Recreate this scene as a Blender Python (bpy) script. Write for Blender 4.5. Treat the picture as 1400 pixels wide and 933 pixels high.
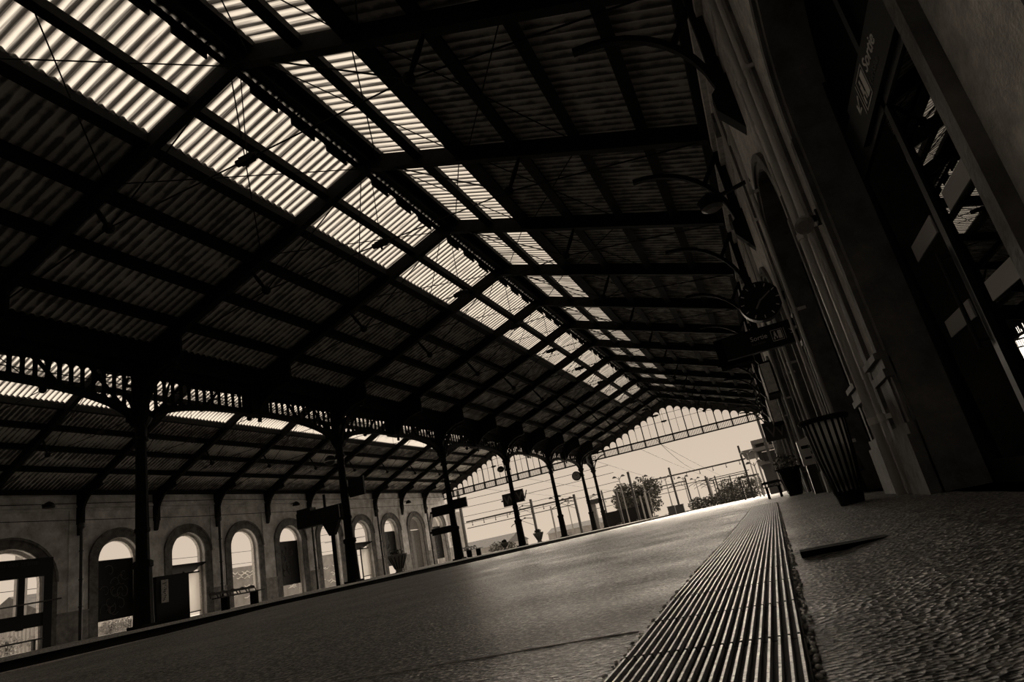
import bpy, math, random
from mathutils import Vector, Matrix
random.seed(7)
for o in list(bpy.data.objects): bpy.data.objects.remove(o, do_unlink=True)
SC = bpy.context.scene
COL = SC.collection
PI = math.pi

# ------------------------------------------------------------------ camera
EYE = 0.23
roll = math.atan(0.212); pitch = math.radians(17.872); yaw = math.radians(19.013)
fwh = Vector((-math.sin(yaw), math.cos(yaw), 0)); rt = Vector((math.cos(yaw), math.sin(yaw), 0)); up = Vector((0, 0, 1))
fw = fwh*math.cos(pitch)+up*math.sin(pitch); cu = -fwh*math.sin(pitch)+up*math.cos(pitch)
cx = rt*math.cos(roll)-cu*math.sin(roll); cy = rt*math.sin(roll)+cu*math.cos(roll)
cd = bpy.data.cameras.new('camera'); cam = bpy.data.objects.new('camera', cd); COL.objects.link(cam)
M = Matrix((cx, cy, -fw)).transposed().to_4x4(); M.translation = Vector((0, 0, EYE)); cam.matrix_world = M
cd.sensor_width = 36; cd.lens = 855/1400*36; cd.clip_start = .02; cd.clip_end = 3000
SC.camera = cam

# ------------------------------------------------------------------ sky, sun, exposure
w = bpy.data.worlds.new('sky'); SC.world = w; w.use_nodes = True
nt = w.node_tree; nt.nodes.clear()
wo = nt.nodes.new('ShaderNodeOutputWorld'); bg = nt.nodes.new('ShaderNodeBackground')
tc = nt.nodes.new('ShaderNodeTexCoord'); sx = nt.nodes.new('ShaderNodeSeparateXYZ'); rp = nt.nodes.new('ShaderNodeValToRGB')
nt.links.new(tc.outputs['Generated'], sx.inputs[0]); nt.links.new(sx.outputs['Z'], rp.inputs[0])
rp.color_ramp.elements[0].position = 0.0; rp.color_ramp.elements[0].color = (.70, .575, .45, 1)
rp.color_ramp.elements[1].position = .35; rp.color_ramp.elements[1].color = (.56, .46, .37, 1)
nt.links.new(rp.outputs[0], bg.inputs[0]); bg.inputs[1].default_value = 1.0
nt.links.new(bg.outputs[0], wo.inputs[0])
sd = bpy.data.lights.new('sun', 'SUN'); so = bpy.data.objects.new('sun', sd); COL.objects.link(so)
sd.energy = 8.5; sd.angle = 1.0; sd.color = (1, .86, .70)
so.rotation_euler = Vector((-.10, 1.0, .46)).to_track_quat('Z', 'Y').to_euler(); so.location = (0, 80, 60)
SC.view_settings.view_transform = 'Standard'; SC.view_settings.look = 'None'
SC.view_settings.exposure = 0.0; SC.view_settings.gamma = 1; SC.view_settings.use_curve_mapping = False

# ------------------------------------------------------------------ materials
def mat(name, c, rough=.7, metal=0, spec=.3, var=0, scale=4, bump=0, bscale=30, stretch=None, c2=None):
    m = bpy.data.materials.new(name); m.use_nodes = True; t = m.node_tree; b = t.nodes['Principled BSDF']
    if isinstance(c, (int, float)): c = (c, c*.97, c*.93)
    b.inputs['Roughness'].default_value = rough; b.inputs['Metallic'].default_value = metal
    b.inputs['Specular IOR Level'].default_value = spec
    b.inputs['Base Color'].default_value = (*c, 1)
    if var or bump:
        g = t.nodes.new('ShaderNodeTexCoord'); mp = t.nodes.new('ShaderNodeMapping'); t.links.new(g.outputs['Object'], mp.inputs[0])
        if stretch: mp.inputs['Scale'].default_value = stretch
    if var:
        n = t.nodes.new('ShaderNodeTexNoise'); n.inputs['Scale'].default_value = scale; n.inputs['Detail'].default_value = 8; n.inputs['Roughness'].default_value = .65
        r = t.nodes.new('ShaderNodeValToRGB'); r.color_ramp.elements[0].position = .32; r.color_ramp.elements[1].position = .68
        lo = c2 if c2 else tuple(v*(1-var) for v in c); hi = tuple(min(1, v*(1+var)) for v in c)
        r.color_ramp.elements[0].color = (*lo, 1); r.color_ramp.elements[1].color = (*hi, 1)
        t.links.new(mp.outputs[0], n.inputs['Vector']); t.links.new(n.outputs[0], r.inputs[0]); t.links.new(r.outputs[0], b.inputs['Base Color'])
    if bump:
        n2 = t.nodes.new('ShaderNodeTexNoise'); n2.inputs['Scale'].default_value = bscale; n2.inputs['Detail'].default_value = 5
        bp = t.nodes.new('ShaderNodeBump'); bp.inputs['Strength'].default_value = bump; bp.inputs['Distance'].default_value = .02
        t.links.new(mp.outputs[0], n2.inputs['Vector']); t.links.new(n2.outputs[0], bp.inputs['Height']); t.links.new(bp.outputs[0], b.inputs['Normal'])
    return m
def glow(name, c, s):
    m = mat(name, c); b = m.node_tree.nodes['Principled BSDF']
    b.inputs['Emission Color'].default_value = (*c, 1); b.inputs['Emission Strength'].default_value = s; return m
IRON = mat('iron', .016, .8, 0, .12, .3, 6)
IRONL = mat('iron_weathered', .05, .5, 0, .4, .4, 5)
PLAST = mat('plaster', .78, .9, 0, .2, .28, 9, .5, 60)
STONE = mat('stone', .34, .85, 0, .2, .45, 3, .6, 18)
STONEL = mat('stone_dark', .17, .85, 0, .2, .5, 3, .7, 14)
WALLM = mat('wall_render', .8, .9, 0, .2, .40, 1.6, .5, 8)
SHEET = None
BLACK = mat('black_panel', .006, .5, 0, .25)
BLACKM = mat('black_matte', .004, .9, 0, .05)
WHITE = mat('white_paint', .75, .6)
PAPER = mat('poster_paper', .75, .8, 0, .2, .25, 9)
GREY = mat('grey_paint', .25, .6, 0, .3, .2, 4)
CONC = mat('concrete', .5, .85, 0, .2, .2, 2, .3, 12)
KERB = mat('kerb_face', .03, .85, 0, .2, .4, 2)
TRACKB = mat('ballast', .07, .95, 0, .1, .6, 30, .8, 40)
EARTH = mat('outside_ground', .75, .95, 0, .1, .25, .3)
STEEL = mat('steel', .35, .3, 1)
LEAF = mat('leaves', (.075, .073, .06), .6, 0, .3, .6, 8)
PETAL = mat('petals', .6, .7)
BARK = mat('bark', .10, .9, 0, .1, .4, 10)
ROOFT = mat('roof_tiles', .10, .8, 0, .2, .3, 3)
HOUSE = mat('house_render', .36, .9, 0, .1, .15, 1)
BRASS = mat('pipe_paint', .75, .4, 0, .5)
WOOD = mat('bench_wood', .06, .5, 0, .4)
JOINT = mat('worn_mortar', .75, .45, 0, .5, .3, 20)
def skylight_mat():
    m = bpy.data.materials.new('translucent_sheet'); m.use_nodes = True; t = m.node_tree; t.nodes.clear()
    o = t.nodes.new('ShaderNodeOutputMaterial'); tr = t.nodes.new('ShaderNodeBsdfTranslucent'); d = t.nodes.new('ShaderNodeBsdfDiffuse')
    ad = t.nodes.new('ShaderNodeMixShader'); ad.inputs[0].default_value = .15
    g = t.nodes.new('ShaderNodeTexCoord'); s = t.nodes.new('ShaderNodeSeparateXYZ'); t.links.new(g.outputs['Object'], s.inputs[0])
    def mth(op, a, b=None):
        n = t.nodes.new('ShaderNodeMath'); n.operation = op
        for i, v in enumerate((a, b)):
            if v is None: continue
            if isinstance(v, (int, float)): n.inputs[i].default_value = v
            else: t.links.new(v, n.inputs[i])
        return n.outputs[0]
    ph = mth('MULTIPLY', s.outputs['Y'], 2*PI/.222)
    wave = mth('COSINE', ph)                                    # +1 in the valleys, where the colour is darkest
    nz = t.nodes.new('ShaderNodeTexNoise'); nz.inputs['Scale'].default_value = 3; nz.inputs['Detail'].default_value = 6
    mp = t.nodes.new('ShaderNodeMapping'); mp.inputs['Scale'].default_value = (.25, 3.2, .25); t.links.new(g.outputs['Object'], mp.inputs[0]); t.links.new(mp.outputs[0], nz.inputs['Vector'])
    n5 = t.nodes.new('ShaderNodeTexNoise'); n5.inputs['Scale'].default_value = 6; n5.inputs['Detail'].default_value = 3
    mp5 = t.nodes.new('ShaderNodeMapping'); mp5.inputs['Scale'].default_value = (.12, 6, .12); t.links.new(g.outputs['Object'], mp5.inputs[0]); t.links.new(mp5.outputs[0], n5.inputs['Vector'])
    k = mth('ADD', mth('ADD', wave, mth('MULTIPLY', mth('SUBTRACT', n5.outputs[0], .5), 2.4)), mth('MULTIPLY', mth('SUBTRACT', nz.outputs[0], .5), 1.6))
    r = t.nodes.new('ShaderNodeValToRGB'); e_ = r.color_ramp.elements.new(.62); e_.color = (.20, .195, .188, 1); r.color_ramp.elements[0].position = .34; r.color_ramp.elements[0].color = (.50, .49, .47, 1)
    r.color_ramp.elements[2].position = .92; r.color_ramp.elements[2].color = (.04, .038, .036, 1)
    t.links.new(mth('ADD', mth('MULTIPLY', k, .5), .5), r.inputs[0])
    t.links.new(r.outputs[0], tr.inputs[0]); t.links.new(r.outputs[0], d.inputs[0])
    t.links.new(tr.outputs[0], ad.inputs[1]); t.links.new(d.outputs[0], ad.inputs[2]); t.links.new(ad.outputs[0], o.inputs[0])
    return m
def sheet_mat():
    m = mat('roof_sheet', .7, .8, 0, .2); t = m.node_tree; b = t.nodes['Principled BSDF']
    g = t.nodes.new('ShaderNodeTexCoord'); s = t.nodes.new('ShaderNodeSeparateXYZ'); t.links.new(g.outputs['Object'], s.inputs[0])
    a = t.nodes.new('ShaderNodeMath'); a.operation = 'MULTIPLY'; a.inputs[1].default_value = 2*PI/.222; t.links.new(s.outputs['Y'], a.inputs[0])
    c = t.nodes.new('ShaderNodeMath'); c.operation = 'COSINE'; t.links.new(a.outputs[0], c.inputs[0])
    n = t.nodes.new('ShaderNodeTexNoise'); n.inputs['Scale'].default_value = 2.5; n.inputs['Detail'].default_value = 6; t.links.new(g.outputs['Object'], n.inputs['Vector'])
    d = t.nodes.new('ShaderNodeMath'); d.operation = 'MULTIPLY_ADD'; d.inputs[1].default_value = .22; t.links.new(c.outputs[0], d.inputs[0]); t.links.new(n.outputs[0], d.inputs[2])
    r = t.nodes.new('ShaderNodeValToRGB'); r.color_ramp.elements[0].position = .38; r.color_ramp.elements[0].color = (.86, .84, .80, 1); r.color_ramp.elements[1].position = .66; r.color_ramp.elements[1].color = (.16, .155, .15, 1)  # dark stripes in the base colour deepen the shading of the corrugation
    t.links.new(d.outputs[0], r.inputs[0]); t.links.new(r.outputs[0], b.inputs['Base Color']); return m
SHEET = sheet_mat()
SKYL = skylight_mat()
def glass_mat(name, tint, refl, rough=.0):
    m = bpy.data.materials.new(name); m.use_nodes = True; t = m.node_tree; t.nodes.clear()
    o = t.nodes.new('ShaderNodeOutputMaterial'); tr = t.nodes.new('ShaderNodeBsdfTransparent'); gl = t.nodes.new('ShaderNodeBsdfGlossy')
    tr.inputs[0].default_value = (tint, tint, tint, 1); gl.inputs['Roughness'].default_value = rough
    fr = t.nodes.new('ShaderNodeLayerWeight'); fr.inputs[0].default_value = refl
    mx = t.nodes.new('ShaderNodeMixShader'); t.links.new(fr.outputs['Fresnel'], mx.inputs[0])
    t.links.new(tr.outputs[0], mx.inputs[1]); t.links.new(gl.outputs[0], mx.inputs[2]); t.links.new(mx.outputs[0], o.inputs[0])
    return m
FROST = bpy.data.materials.new('frosted_glass'); FROST.use_nodes = True
FROST.node_tree.nodes.clear(); _o = FROST.node_tree.nodes.new('ShaderNodeOutputMaterial'); _t = FROST.node_tree.nodes.new('ShaderNodeBsdfTranslucent'); _t.inputs[0].default_value = (.85, .84, .82, 1)
FROST.node_tree.links.new(_t.outputs[0], _o.inputs[0])
CLEAR = glass_mat('clear_pane', .96, .15)
DOORG = glass_mat('dark_door_glass', .35, .62)
def asphalt():
    m = mat('asphalt', .045, .5, 0, .5, .0); t = m.node_tree; b = t.nodes['Principled BSDF']
    g = t.nodes.new('ShaderNodeTexCoord')
    n1 = t.nodes.new('ShaderNodeTexNoise'); n1.inputs['Scale'].default_value = 38; n1.inputs['Detail'].default_value = 4; n1.inputs['Roughness'].default_value = .7
    v = t.nodes.new('ShaderNodeTexVoronoi'); v.inputs['Scale'].default_value = 60
    n3 = t.nodes.new('ShaderNodeTexNoise'); n3.inputs['Scale'].default_value = 1.1; n3.inputs['Detail'].default_value = 7
    n4 = t.nodes.new('ShaderNodeTexNoise'); n4.inputs['Scale'].default_value = 7; n4.inputs['Detail'].default_value = 4
    for n in (n1, v, n3, n4): t.links.new(g.outputs['Object'], n.inputs['Vector'])
    r = t.nodes.new('ShaderNodeValToRGB'); r.color_ramp.elements[0].position = .49; r.color_ramp.elements[0].color = (.010, .0098, .009, 1)
    r.color_ramp.elements[1].position = .60; r.color_ramp.elements[1].color = (.50, .48, .45, 1)
    t.links.new(n1.outputs[0], r.inputs[0]); t.links.new(r.outputs[0], b.inputs['Base Color'])
    rr = t.nodes.new('ShaderNodeValToRGB'); rr.color_ramp.elements[0].position = .35; rr.color_ramp.elements[0].color = (.42, .42, .42, 1)
    rr.color_ramp.elements[1].position = .7; rr.color_ramp.elements[1].color = (.75, .75, .75, 1)
    t.links.new(n3.outputs[0], rr.inputs[0]); t.links.new(rr.outputs[0], b.inputs['Roughness'])
    b.inputs['Coat Weight'].default_value = .22; b.inputs['Coat Roughness'].default_value = .42
    b1 = t.nodes.new('ShaderNodeBump'); b1.inputs['Strength'].default_value = 1.0; b1.inputs['Distance'].default_value = .010
    b2 = t.nodes.new('ShaderNodeBump'); b2.inputs['Strength'].default_value = .6; b2.inputs['Distance'].default_value = .03
    t.links.new(v.outputs['Distance'], b1.inputs['Height']); t.links.new(n4.outputs[0], b2.inputs['Height'])
    t.links.new(b2.outputs[0], b1.inputs['Normal']); t.links.new(b1.outputs[0], b.inputs['Normal'])
    return m
ASPH = asphalt()

# ------------------------------------------------------------------ mesh builder
class MB:
    def __init__(s): s.v = []; s.f = []
    def add(s, vs, fs):
        n = len(s.v); s.v += [tuple(p) for p in vs]; s.f += [tuple(i+n for i in f) for f in fs]; return s
    def box(s, x0, x1, y0, y1, z0, z1):
        return s.add([(x0, y0, z0), (x1, y0, z0), (x1, y1, z0), (x0, y1, z0), (x0, y0, z1), (x1, y0, z1), (x1, y1, z1), (x0, y1, z1)],
                     [(0, 3, 2, 1), (4, 5, 6, 7), (0, 1, 5, 4), (1, 2, 6, 5), (2, 3, 7, 6), (3, 0, 4, 7)])
    def bar(s, a, b, wd, ht, upv=(0, 0, 1)):
        a = Vector(a); b = Vector(b); d = (b-a).normalized(); u = Vector(upv); r = d.cross(u)
        if r.length < 1e-4: r = d.cross(Vector((1, 0, 0)))
        r.normalize(); u = r.cross(d).normalized(); r *= wd/2; u *= ht/2
        return s.add([a-r-u, a+r-u, a+r+u, a-r+u, b-r-u, b+r-u, b+r+u, b-r+u],
                     [(3, 2, 1, 0), (4, 5, 6, 7), (0, 1, 5, 4), (1, 2, 6, 5), (2, 3, 7, 6), (3, 0, 4, 7)])
    def tube(s, pts, r, n=8, cap=True):
        pts = [Vector(p) for p in pts]; m = len(pts); base = len(s.v)
        rs = r if isinstance(r, (list, tuple)) else [r]*m
        ref = None
        for i, p in enumerate(pts):
            d = (pts[min(i+1, m-1)]-pts[max(i-1, 0)]).normalized()
            if ref is None: ref = d.cross(Vector((0, 0, 1)));  ref = ref if ref.length > 1e-3 else Vector((1, 0, 0))
            a = (ref-d*ref.dot(d)).normalized(); ref = a; b = d.cross(a)
            for k in range(n):
                t = 2*PI*k/n; s.v.append(tuple(p+(a*math.cos(t)+b*math.sin(t))*rs[i]))
        for i in range(m-1):
            for k in range(n):
                k2 = (k+1) % n; s.f.append((base+i*n+k, base+i*n+k2, base+(i+1)*n+k2, base+(i+1)*n+k))
        if cap: s.f.append(tuple(base+k for k in range(n))[::-1]); s.f.append(tuple(base+(m-1)*n+k for k in range(n)))
        return s
    def lathe(s, prof, o=(0, 0, 0), n=16):
        return s.tube([(o[0], o[1], o[2]+z) for z, r in prof], [r for z, r in prof], n)
    def prism(s, poly, axis, a0, a1):
        """poly of 2-D points in the plane square to axis ('x': (y,z), 'y': (x,z), 'z': (x,y))"""
        f = {'x': lambda p, a: (a, p[0], p[1]), 'y': lambda p, a: (p[0], a, p[1]), 'z': lambda p, a: (p[0], p[1], a)}[axis]
        n = len(poly); vs = [f(p, a0) for p in poly]+[f(p, a1) for p in poly]
        fs = [tuple(range(n))[::-1], tuple(range(n, 2*n))]+[(i, (i+1) % n, n+(i+1) % n, n+i) for i in range(n)]
        return s.add(vs, fs)
    def ring(s, cy_, cz, r0, r1, t0, t1, x0, x1, n=14, axis='x'):
        for i in range(n):
            a = t0+(t1-t0)*i/n; b = t0+(t1-t0)*(i+1)/n
            s.prism([(cy_+r0*math.cos(a), cz+r0*math.sin(a)), (cy_+r1*math.cos(a), cz+r1*math.sin(a)),
                     (cy_+r1*math.cos(b), cz+r1*math.sin(b)), (cy_+r0*math.cos(b), cz+r0*math.sin(b))], axis, x0, x1)
        return s
    def disc(s, c, r, normal, th, n=24):
        c = Vector(c); nn = Vector(normal).normalized()
        return s.tube([c-nn*th/2, c+nn*th/2], r, n)
    def ball(s, c, r, n=12, m=8, sq=(1, 1, 1)):
        base = len(s.v); c = Vector(c)
        for j in range(m+1):
            ph = PI*j/m
            for k in range(n):
                t = 2*PI*k/n
                s.v.append((c.x+r*sq[0]*math.sin(ph)*math.cos(t), c.y+r*sq[1]*math.sin(ph)*math.sin(t), c.z+r*sq[2]*math.cos(ph)))
        for j in range(m):
            for k in range(n):
                k2 = (k+1) % n; s.f.append((base+j*n+k, base+(j+1)*n+k, base+(j+1)*n+k2, base+j*n+k2))
        return s
    def build(s, name, m, parent=None, loc=None, smooth=False):
        me = bpy.data.meshes.new(name); me.from_pydata(s.v, [], s.f); me.update()
        me.materials.append(m)
        if smooth: me.polygons.foreach_set('use_smooth', [True]*len(me.polygons))
        o = bpy.data.objects.new(name, me); COL.objects.link(o)
        if loc: o.location = loc
        if parent: o.parent = parent
        return o
def tag(o, label=None, cat=None, group=None, kind=None):
    for k, v in (('label', label), ('category', cat), ('group', group), ('kind', kind)):
        if v: o[k] = v
    return o
def empty(name, loc=(0, 0, 0), label=None, cat=None, group=None, rz=0):
    o = bpy.data.objects.new(name, None); COL.objects.link(o); o.location = loc; o.rotation_euler.z = rz; o.empty_display_size = .2
    return tag(o, label, cat, group)
def kids(o): return [c for c in COL.objects if c.parent == o]
KC = {}
def copy_tree(o, label=None, loc=None, parent=None):
    c = o.copy(); COL.objects.link(c)
    if parent: c.parent = parent
    if label: c['label'] = label
    if loc: c.location = loc
    for ch in [x for x in o.children]: copy_tree(ch, parent=c)
    return c
def st(mb, name, m, **k): return tag(mb.build(name, m, **k), kind='structure')
ORD = ['first', 'second', 'third', 'fourth', 'fifth', 'sixth', 'seventh', 'eighth', 'ninth', 'tenth', 'eleventh', 'twelfth', 'thirteenth', 'fourteenth', 'fifteenth', 'sixteenth', 'seventeenth']
def text(body, size, name, m, parent, mat3, ext=.002):
    """letters as a mesh; mat3 = (origin, right, up) of the writing"""
    cu_ = bpy.data.curves.new(name, 'FONT'); cu_.body = body; cu_.size = size; cu_.extrude = ext; cu_.align_x = 'LEFT'; cu_.resolution_u = 3
    tmp = bpy.data.objects.new(name+'_tmp', cu_); COL.objects.link(tmp)
    dg = bpy.context.evaluated_depsgraph_get(); me = bpy.data.meshes.new_from_object(tmp.evaluated_get(dg))
    bpy.data.objects.remove(tmp, do_unlink=True); me.name = name
    o_, r_, u_ = Vector(mat3[0]), Vector(mat3[1]).normalized(), Vector(mat3[2]).normalized(); n_ = r_.cross(u_)
    me.transform(Matrix((r_, u_, n_)).transposed().to_4x4()); me.transform(Matrix.Translation(o_))
    me.materials.clear(); me.materials.append(m)
    o = bpy.data.objects.new(name, me); COL.objects.link(o); o.parent = parent; return o

# ------------------------------------------------------------------ layout numbers
XR, XRIDGE, XCOL, XW = 1.05, -7.14, -15.6, -33.3
XR2 = (XCOL+XW)/2; RZ = 10.73; SL = .36
Y0, DY = 7.95, 4.44
YG = 61.25                       # far gable
YB = -24.0                       # shed end behind the viewer
RZ2, SL2 = 11.1, .40
def roofz(x): return RZ-SL*abs(x-XRIDGE) if x > XCOL else RZ2-SL2*abs(x-XR2)
def ridgez(x): return RZ if x > XCOL else RZ2
def skew(x): return max(0, XCOL-x)*.093
GP = [(-30, -.10), (1.5, -.095), (2.6, -.075), (5.5, -.058), (9, -.02), (12.4, .04), (14, .03), (22, -.02), (60, -.03), (400, -.03)]
def gz(y):
    for (a, za), (b, zb) in zip(GP, GP[1:]):
        if y <= b: return za+(zb-za)*(y-a)/(b-a)
    return GP[-1][1]
def floorz(x, y):
    t = min(1, max(0, (x-.1)/.7)); t = t*t*(3-2*t)
    return gz(y)*(1-t)+t*min(0.0, max(gz(y), -.0)) if y < 12.4 else gz(y)*(1-t)

# ------------------------------------------------------------------ ground and platforms (structure)
def grid_floor(xs, ys, name, m):
    b = MB(); nx = len(xs)
    vs = [(x, y, floorz(x, y)) for y in ys for x in xs]
    fs = [(j*nx+i, j*nx+i+1, (j+1)*nx+i+1, (j+1)*nx+i) for j in range(len(ys)-1) for i in range(nx-1)]
    b.add(vs, fs); return st(b, name, m)
ys = [YB]+[-5, 0, .8]+[1.5+.25*i for i in range(60)]+[17, 19, 22, 30, 45, 60, 61, 150]
grid_floor([-11.35, -6, -2, -.6, -.2, 0, .2, .4, .6, .8, 1.4], ys, 'floor', ASPH)
b = MB()
for y0, y1 in zip(ys, ys[1:]):
    for a, c in ((-.10, 0), (0, 0)): pass
b.box(-11.6, -11.35, YB, 150, -1.0, gz(40)+.006)
st(b, 'platform_kerb', JOINT)
st(MB().box(-300, 60, -60, 62, -1.3, -1.02), 'track_bed', TRACKB)
st(MB().box(-300, 120, 62, 700, -1.3, -1.00), 'outside_ground', EARTH)
b = MB().box(-19.2, -14.75, YB, 150, -1.02, .12)
st(b, 'middle_platform', CONC)
st(MB().box(-14.75, -14.6, YB, 150, -.98, .10), 'middle_platform_edge', KERB)
st(MB().box(-14.74, -14.45, YB, 150, .10, .165), 'middle_platform_coping', JOINT)
st(MB().box(-36.5, -29.5, YB, 70, -1.02, .14), 'arcade_platform', CONC)
b = MB().box(-120, -36.5, -20, 90, -1.02, .10); st(b, 'street_ground', EARTH)
k = 0
for xa in (-13.7, -12.27, -21.3, -22.73, -26.0, -27.43):
    b = MB().box(xa-.035, xa+.035, YB, 300, -.88, -.80); b.box(xa-.07, xa+.07, YB, 300, -1.01, -.99); b.box(xa-.012, xa+.012, YB, 300, -.99, -.88)
    tag(b.build('rail', STEEL), 'steel running rail on ballast, '+['nearer rail beside the camera platform kerb', '', '', '', '', ''][k] if 0 else
        ['steel rail under the middle platform edge', 'steel rail beside the near platform kerb', 'steel rail behind the iron columns, nearer pair, near rail', 'steel rail behind the iron columns, nearer pair, far rail', 'steel rail below the arcade platform, near rail', 'steel rail below the arcade platform, closest to arcade'][k], 'rail', 'running rails'); k += 1

# tactile strip: ribbed plates laid end to end
b = MB(); W_ = .42; L_ = .42
b.box(-W_, 0, 0, L_-.006, 0, .006)
proto = tag(b.build('tactile_plate', mat('tactile_base', .012, .7, 0, .15)), 'x', 'tactile plate', 'ribbed tactile plates set into the platform')
b = MB()
for i in range(20):
    x = -W_+.0105+i*.021
    b.prism([(x-.0048, .006), (x-.0026, .016), (x+.0026, .016), (x+.0048, .006)], 'y', .004, L_-.012)
ribs = b.build('ribs', mat('tactile_ribs', .16, .34, 0, .55, .5, 25, .3, 80), proto); ribs['kind'] = 'stuff'
y = .79; n = 0
while y < 12.3:
    z0, z1 = gz(y), gz(y+L_)
    o = proto if n == 0 else proto.copy()
    if n:
        COL.objects.link(o); rb = ribs.copy(); COL.objects.link(rb); rb.parent = o
    o.location = (-.035, y, z0+.004); o.rotation_euler.x = math.atan((z1-z0)/L_)
    o['label'] = 'ribbed dark tactile plate in the strip on the platform'
    y += L_; n += 1
# rough mortar edges
for x0, nm in ((-.475, 'left'), (-.03, 'right')):
    b = MB(); y = .7
    while y < 12.2:
        l = random.uniform(.003, .025); x = x0+random.uniform(-.012, .016)
        b.ball((x, y, gz(y)+.002), random.uniform(.004, .009), 6, 4, (1, 1.6, .55)); y += l+.01
    tag(b.build('mortar_crumbs', JOINT, smooth=True), 'pale crumbling mortar along the %s edge of the ribbed strip' % nm, 'mortar', kind='stuff')
for x0, x1, y, dy, l in ((-2.2, -.5, 1.95, .10, 'pale worn joint crossing the platform left of the ribbed strip'),):
    n = 24; rnd = random.Random(int(y*10))
    pts = [(x0+(x1-x0)*i/n, y+dy*i/n+rnd.uniform(-.008, .008)) for i in range(n+1)]
    b = MB().tube([(x, y_, floorz(x, y_)-.001) for x, y_ in pts], [rnd.uniform(.002, .005) for _ in pts], 8)
    tag(b.build('paving_joint', JOINT, smooth=True), l, 'joint', 'worn joints in the platform paving')
st(MB().box(.02, .62, 3.2, 3.32, gz(3.3)-.02, -.045), 'drain_cover', BLACKM)

# ------------------------------------------------------------------ roof sheets (structure) and skylights
def corr(x0, x1, ylen, pitch_=.222, amp=.034, cols=2, per=8):
    """corrugated sheet running down the slope, waves along y; local y from 0"""
    b = MB(); n = int(round(ylen/pitch_))*per
    for j in range(n+1):
        y = ylen*j/n; dz = amp*math.cos(2*PI*y/pitch_)
        for c in range(cols):
            x = x0+(x1-x0)*c/(cols-1); b.v.append((x, y+skew(x), roofz(x)-.0-dz))
    for j in range(n):
        for c in range(cols-1): b.f.append((j*cols+c, j*cols+c+1, (j+1)*cols+c+1, (j+1)*cols+c))
    return b
CAP = .30
KALL = 19; YS = Y0-7*DY            # first bay start
LEN = 19*DY
KSKY = range(0, 17)                # bays that have skylight
YSKYEND = Y0+10*DY
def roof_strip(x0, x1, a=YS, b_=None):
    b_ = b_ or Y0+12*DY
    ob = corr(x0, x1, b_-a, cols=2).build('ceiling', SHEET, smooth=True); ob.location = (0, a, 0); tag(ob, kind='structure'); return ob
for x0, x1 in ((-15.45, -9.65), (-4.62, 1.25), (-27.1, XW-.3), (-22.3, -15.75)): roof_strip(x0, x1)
for x0, x1 in ((-9.65, -7.3), (-7.0, -4.62), (-27.1, -24.6), (-24.3, -22.3)): roof_strip(x0, x1, YSKYEND); roof_strip(x0, x1, YS, YS+5*DY)  # unseen bays behind the viewer made solid to darken the near end
sk_specs = [(-9.65, -7.44, 'left slope of the main roof'), (-6.84, -4.62, 'right slope of the main roof'), (-27.1, -24.6, 'far slope of roof over arcade'), (-24.3, -22.3, 'near slope of roof over arcade')]
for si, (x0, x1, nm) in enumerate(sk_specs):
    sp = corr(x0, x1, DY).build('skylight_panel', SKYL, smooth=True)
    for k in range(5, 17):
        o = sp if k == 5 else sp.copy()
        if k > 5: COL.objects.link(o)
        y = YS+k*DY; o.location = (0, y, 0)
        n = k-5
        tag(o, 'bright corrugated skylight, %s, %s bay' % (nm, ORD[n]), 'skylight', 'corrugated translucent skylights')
# ridge caps
for xr in (XRIDGE, XR2):
    b = MB(); s_ = skew(xr); RZ_ = ridgez(xr)
    b.prism([(xr-.36, RZ_-.02), (xr, RZ_+.10), (xr+.36, RZ_-.02), (xr+.36, RZ_-.06), (xr, RZ_+.06), (xr-.36, RZ_-.06)], 'y', YS, YG+s_)
    lip = .30 if xr == XRIDGE else .17
    for q in (-.40, .38): b.box(xr+q, xr+q+.02, YS, YG+s_, RZ_-lip, RZ_-.04)
    st(b, 'ridge_cap', IRON)
# ridge ventilation plates: three per bay hanging under the left of the main ridge
b = MB(); b.box(XRIDGE-.46, XRIDGE-.42, 0, .8, RZ-.42, RZ-.18); b.box(XRIDGE-.49, XRIDGE-.46, -.02, .82, RZ-.22, RZ-.19)
b.bar((XRIDGE-.47, .1, RZ-.2), (XRIDGE-.1, .1, RZ-.1), .03, .03); b.bar((XRIDGE-.44, .7, RZ-.2), (XRIDGE-.1, .7, RZ-.1), .03, .03)
vp = tag(b.build('ridge_plate', IRON), 'x', 'ridge plate', 'plates under the main ridge')
first = True
for k in range(0, 11):
    for j in range(3):
        o = vp if first else vp.copy()
        if not first: COL.objects.link(o)
        first = False
        o.location = (0, Y0+(k-1)*DY+.75+j*1.25, 0)
        o['label'] = 'small dark plate under the ridge, %s of three in the %s bay' % (ORD[j], ORD[k])
# valley gutter and wall plates
b = MB(); b.prism([(XCOL-.45, roofz(XCOL-.45)+.02), (XCOL-.3, 7.25), (XCOL+.3, 7.25), (XCOL+.45, roofz(XCOL+.45)+.02), (XCOL+.30, 7.7), (XCOL-.30, 7.7)], 'y', YS, YG)
st(b, 'valley_gutter', IRON)
st(MB().box(XR-.28, XR+.02, YS, YG, 7.42, 7.62), 'wall_plate', IRON)
b = MB(); b.box(XW, XW+.3, YS, YG+1.6, 7.3, 7.5); st(b, 'wall_plate', IRON)
# unseen end wall added behind the viewer to keep the near end dark
st(MB().box(XW-.6, XR+.6, YB-.3, YB, -1, 11), 'wall_back', WALLM)

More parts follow.
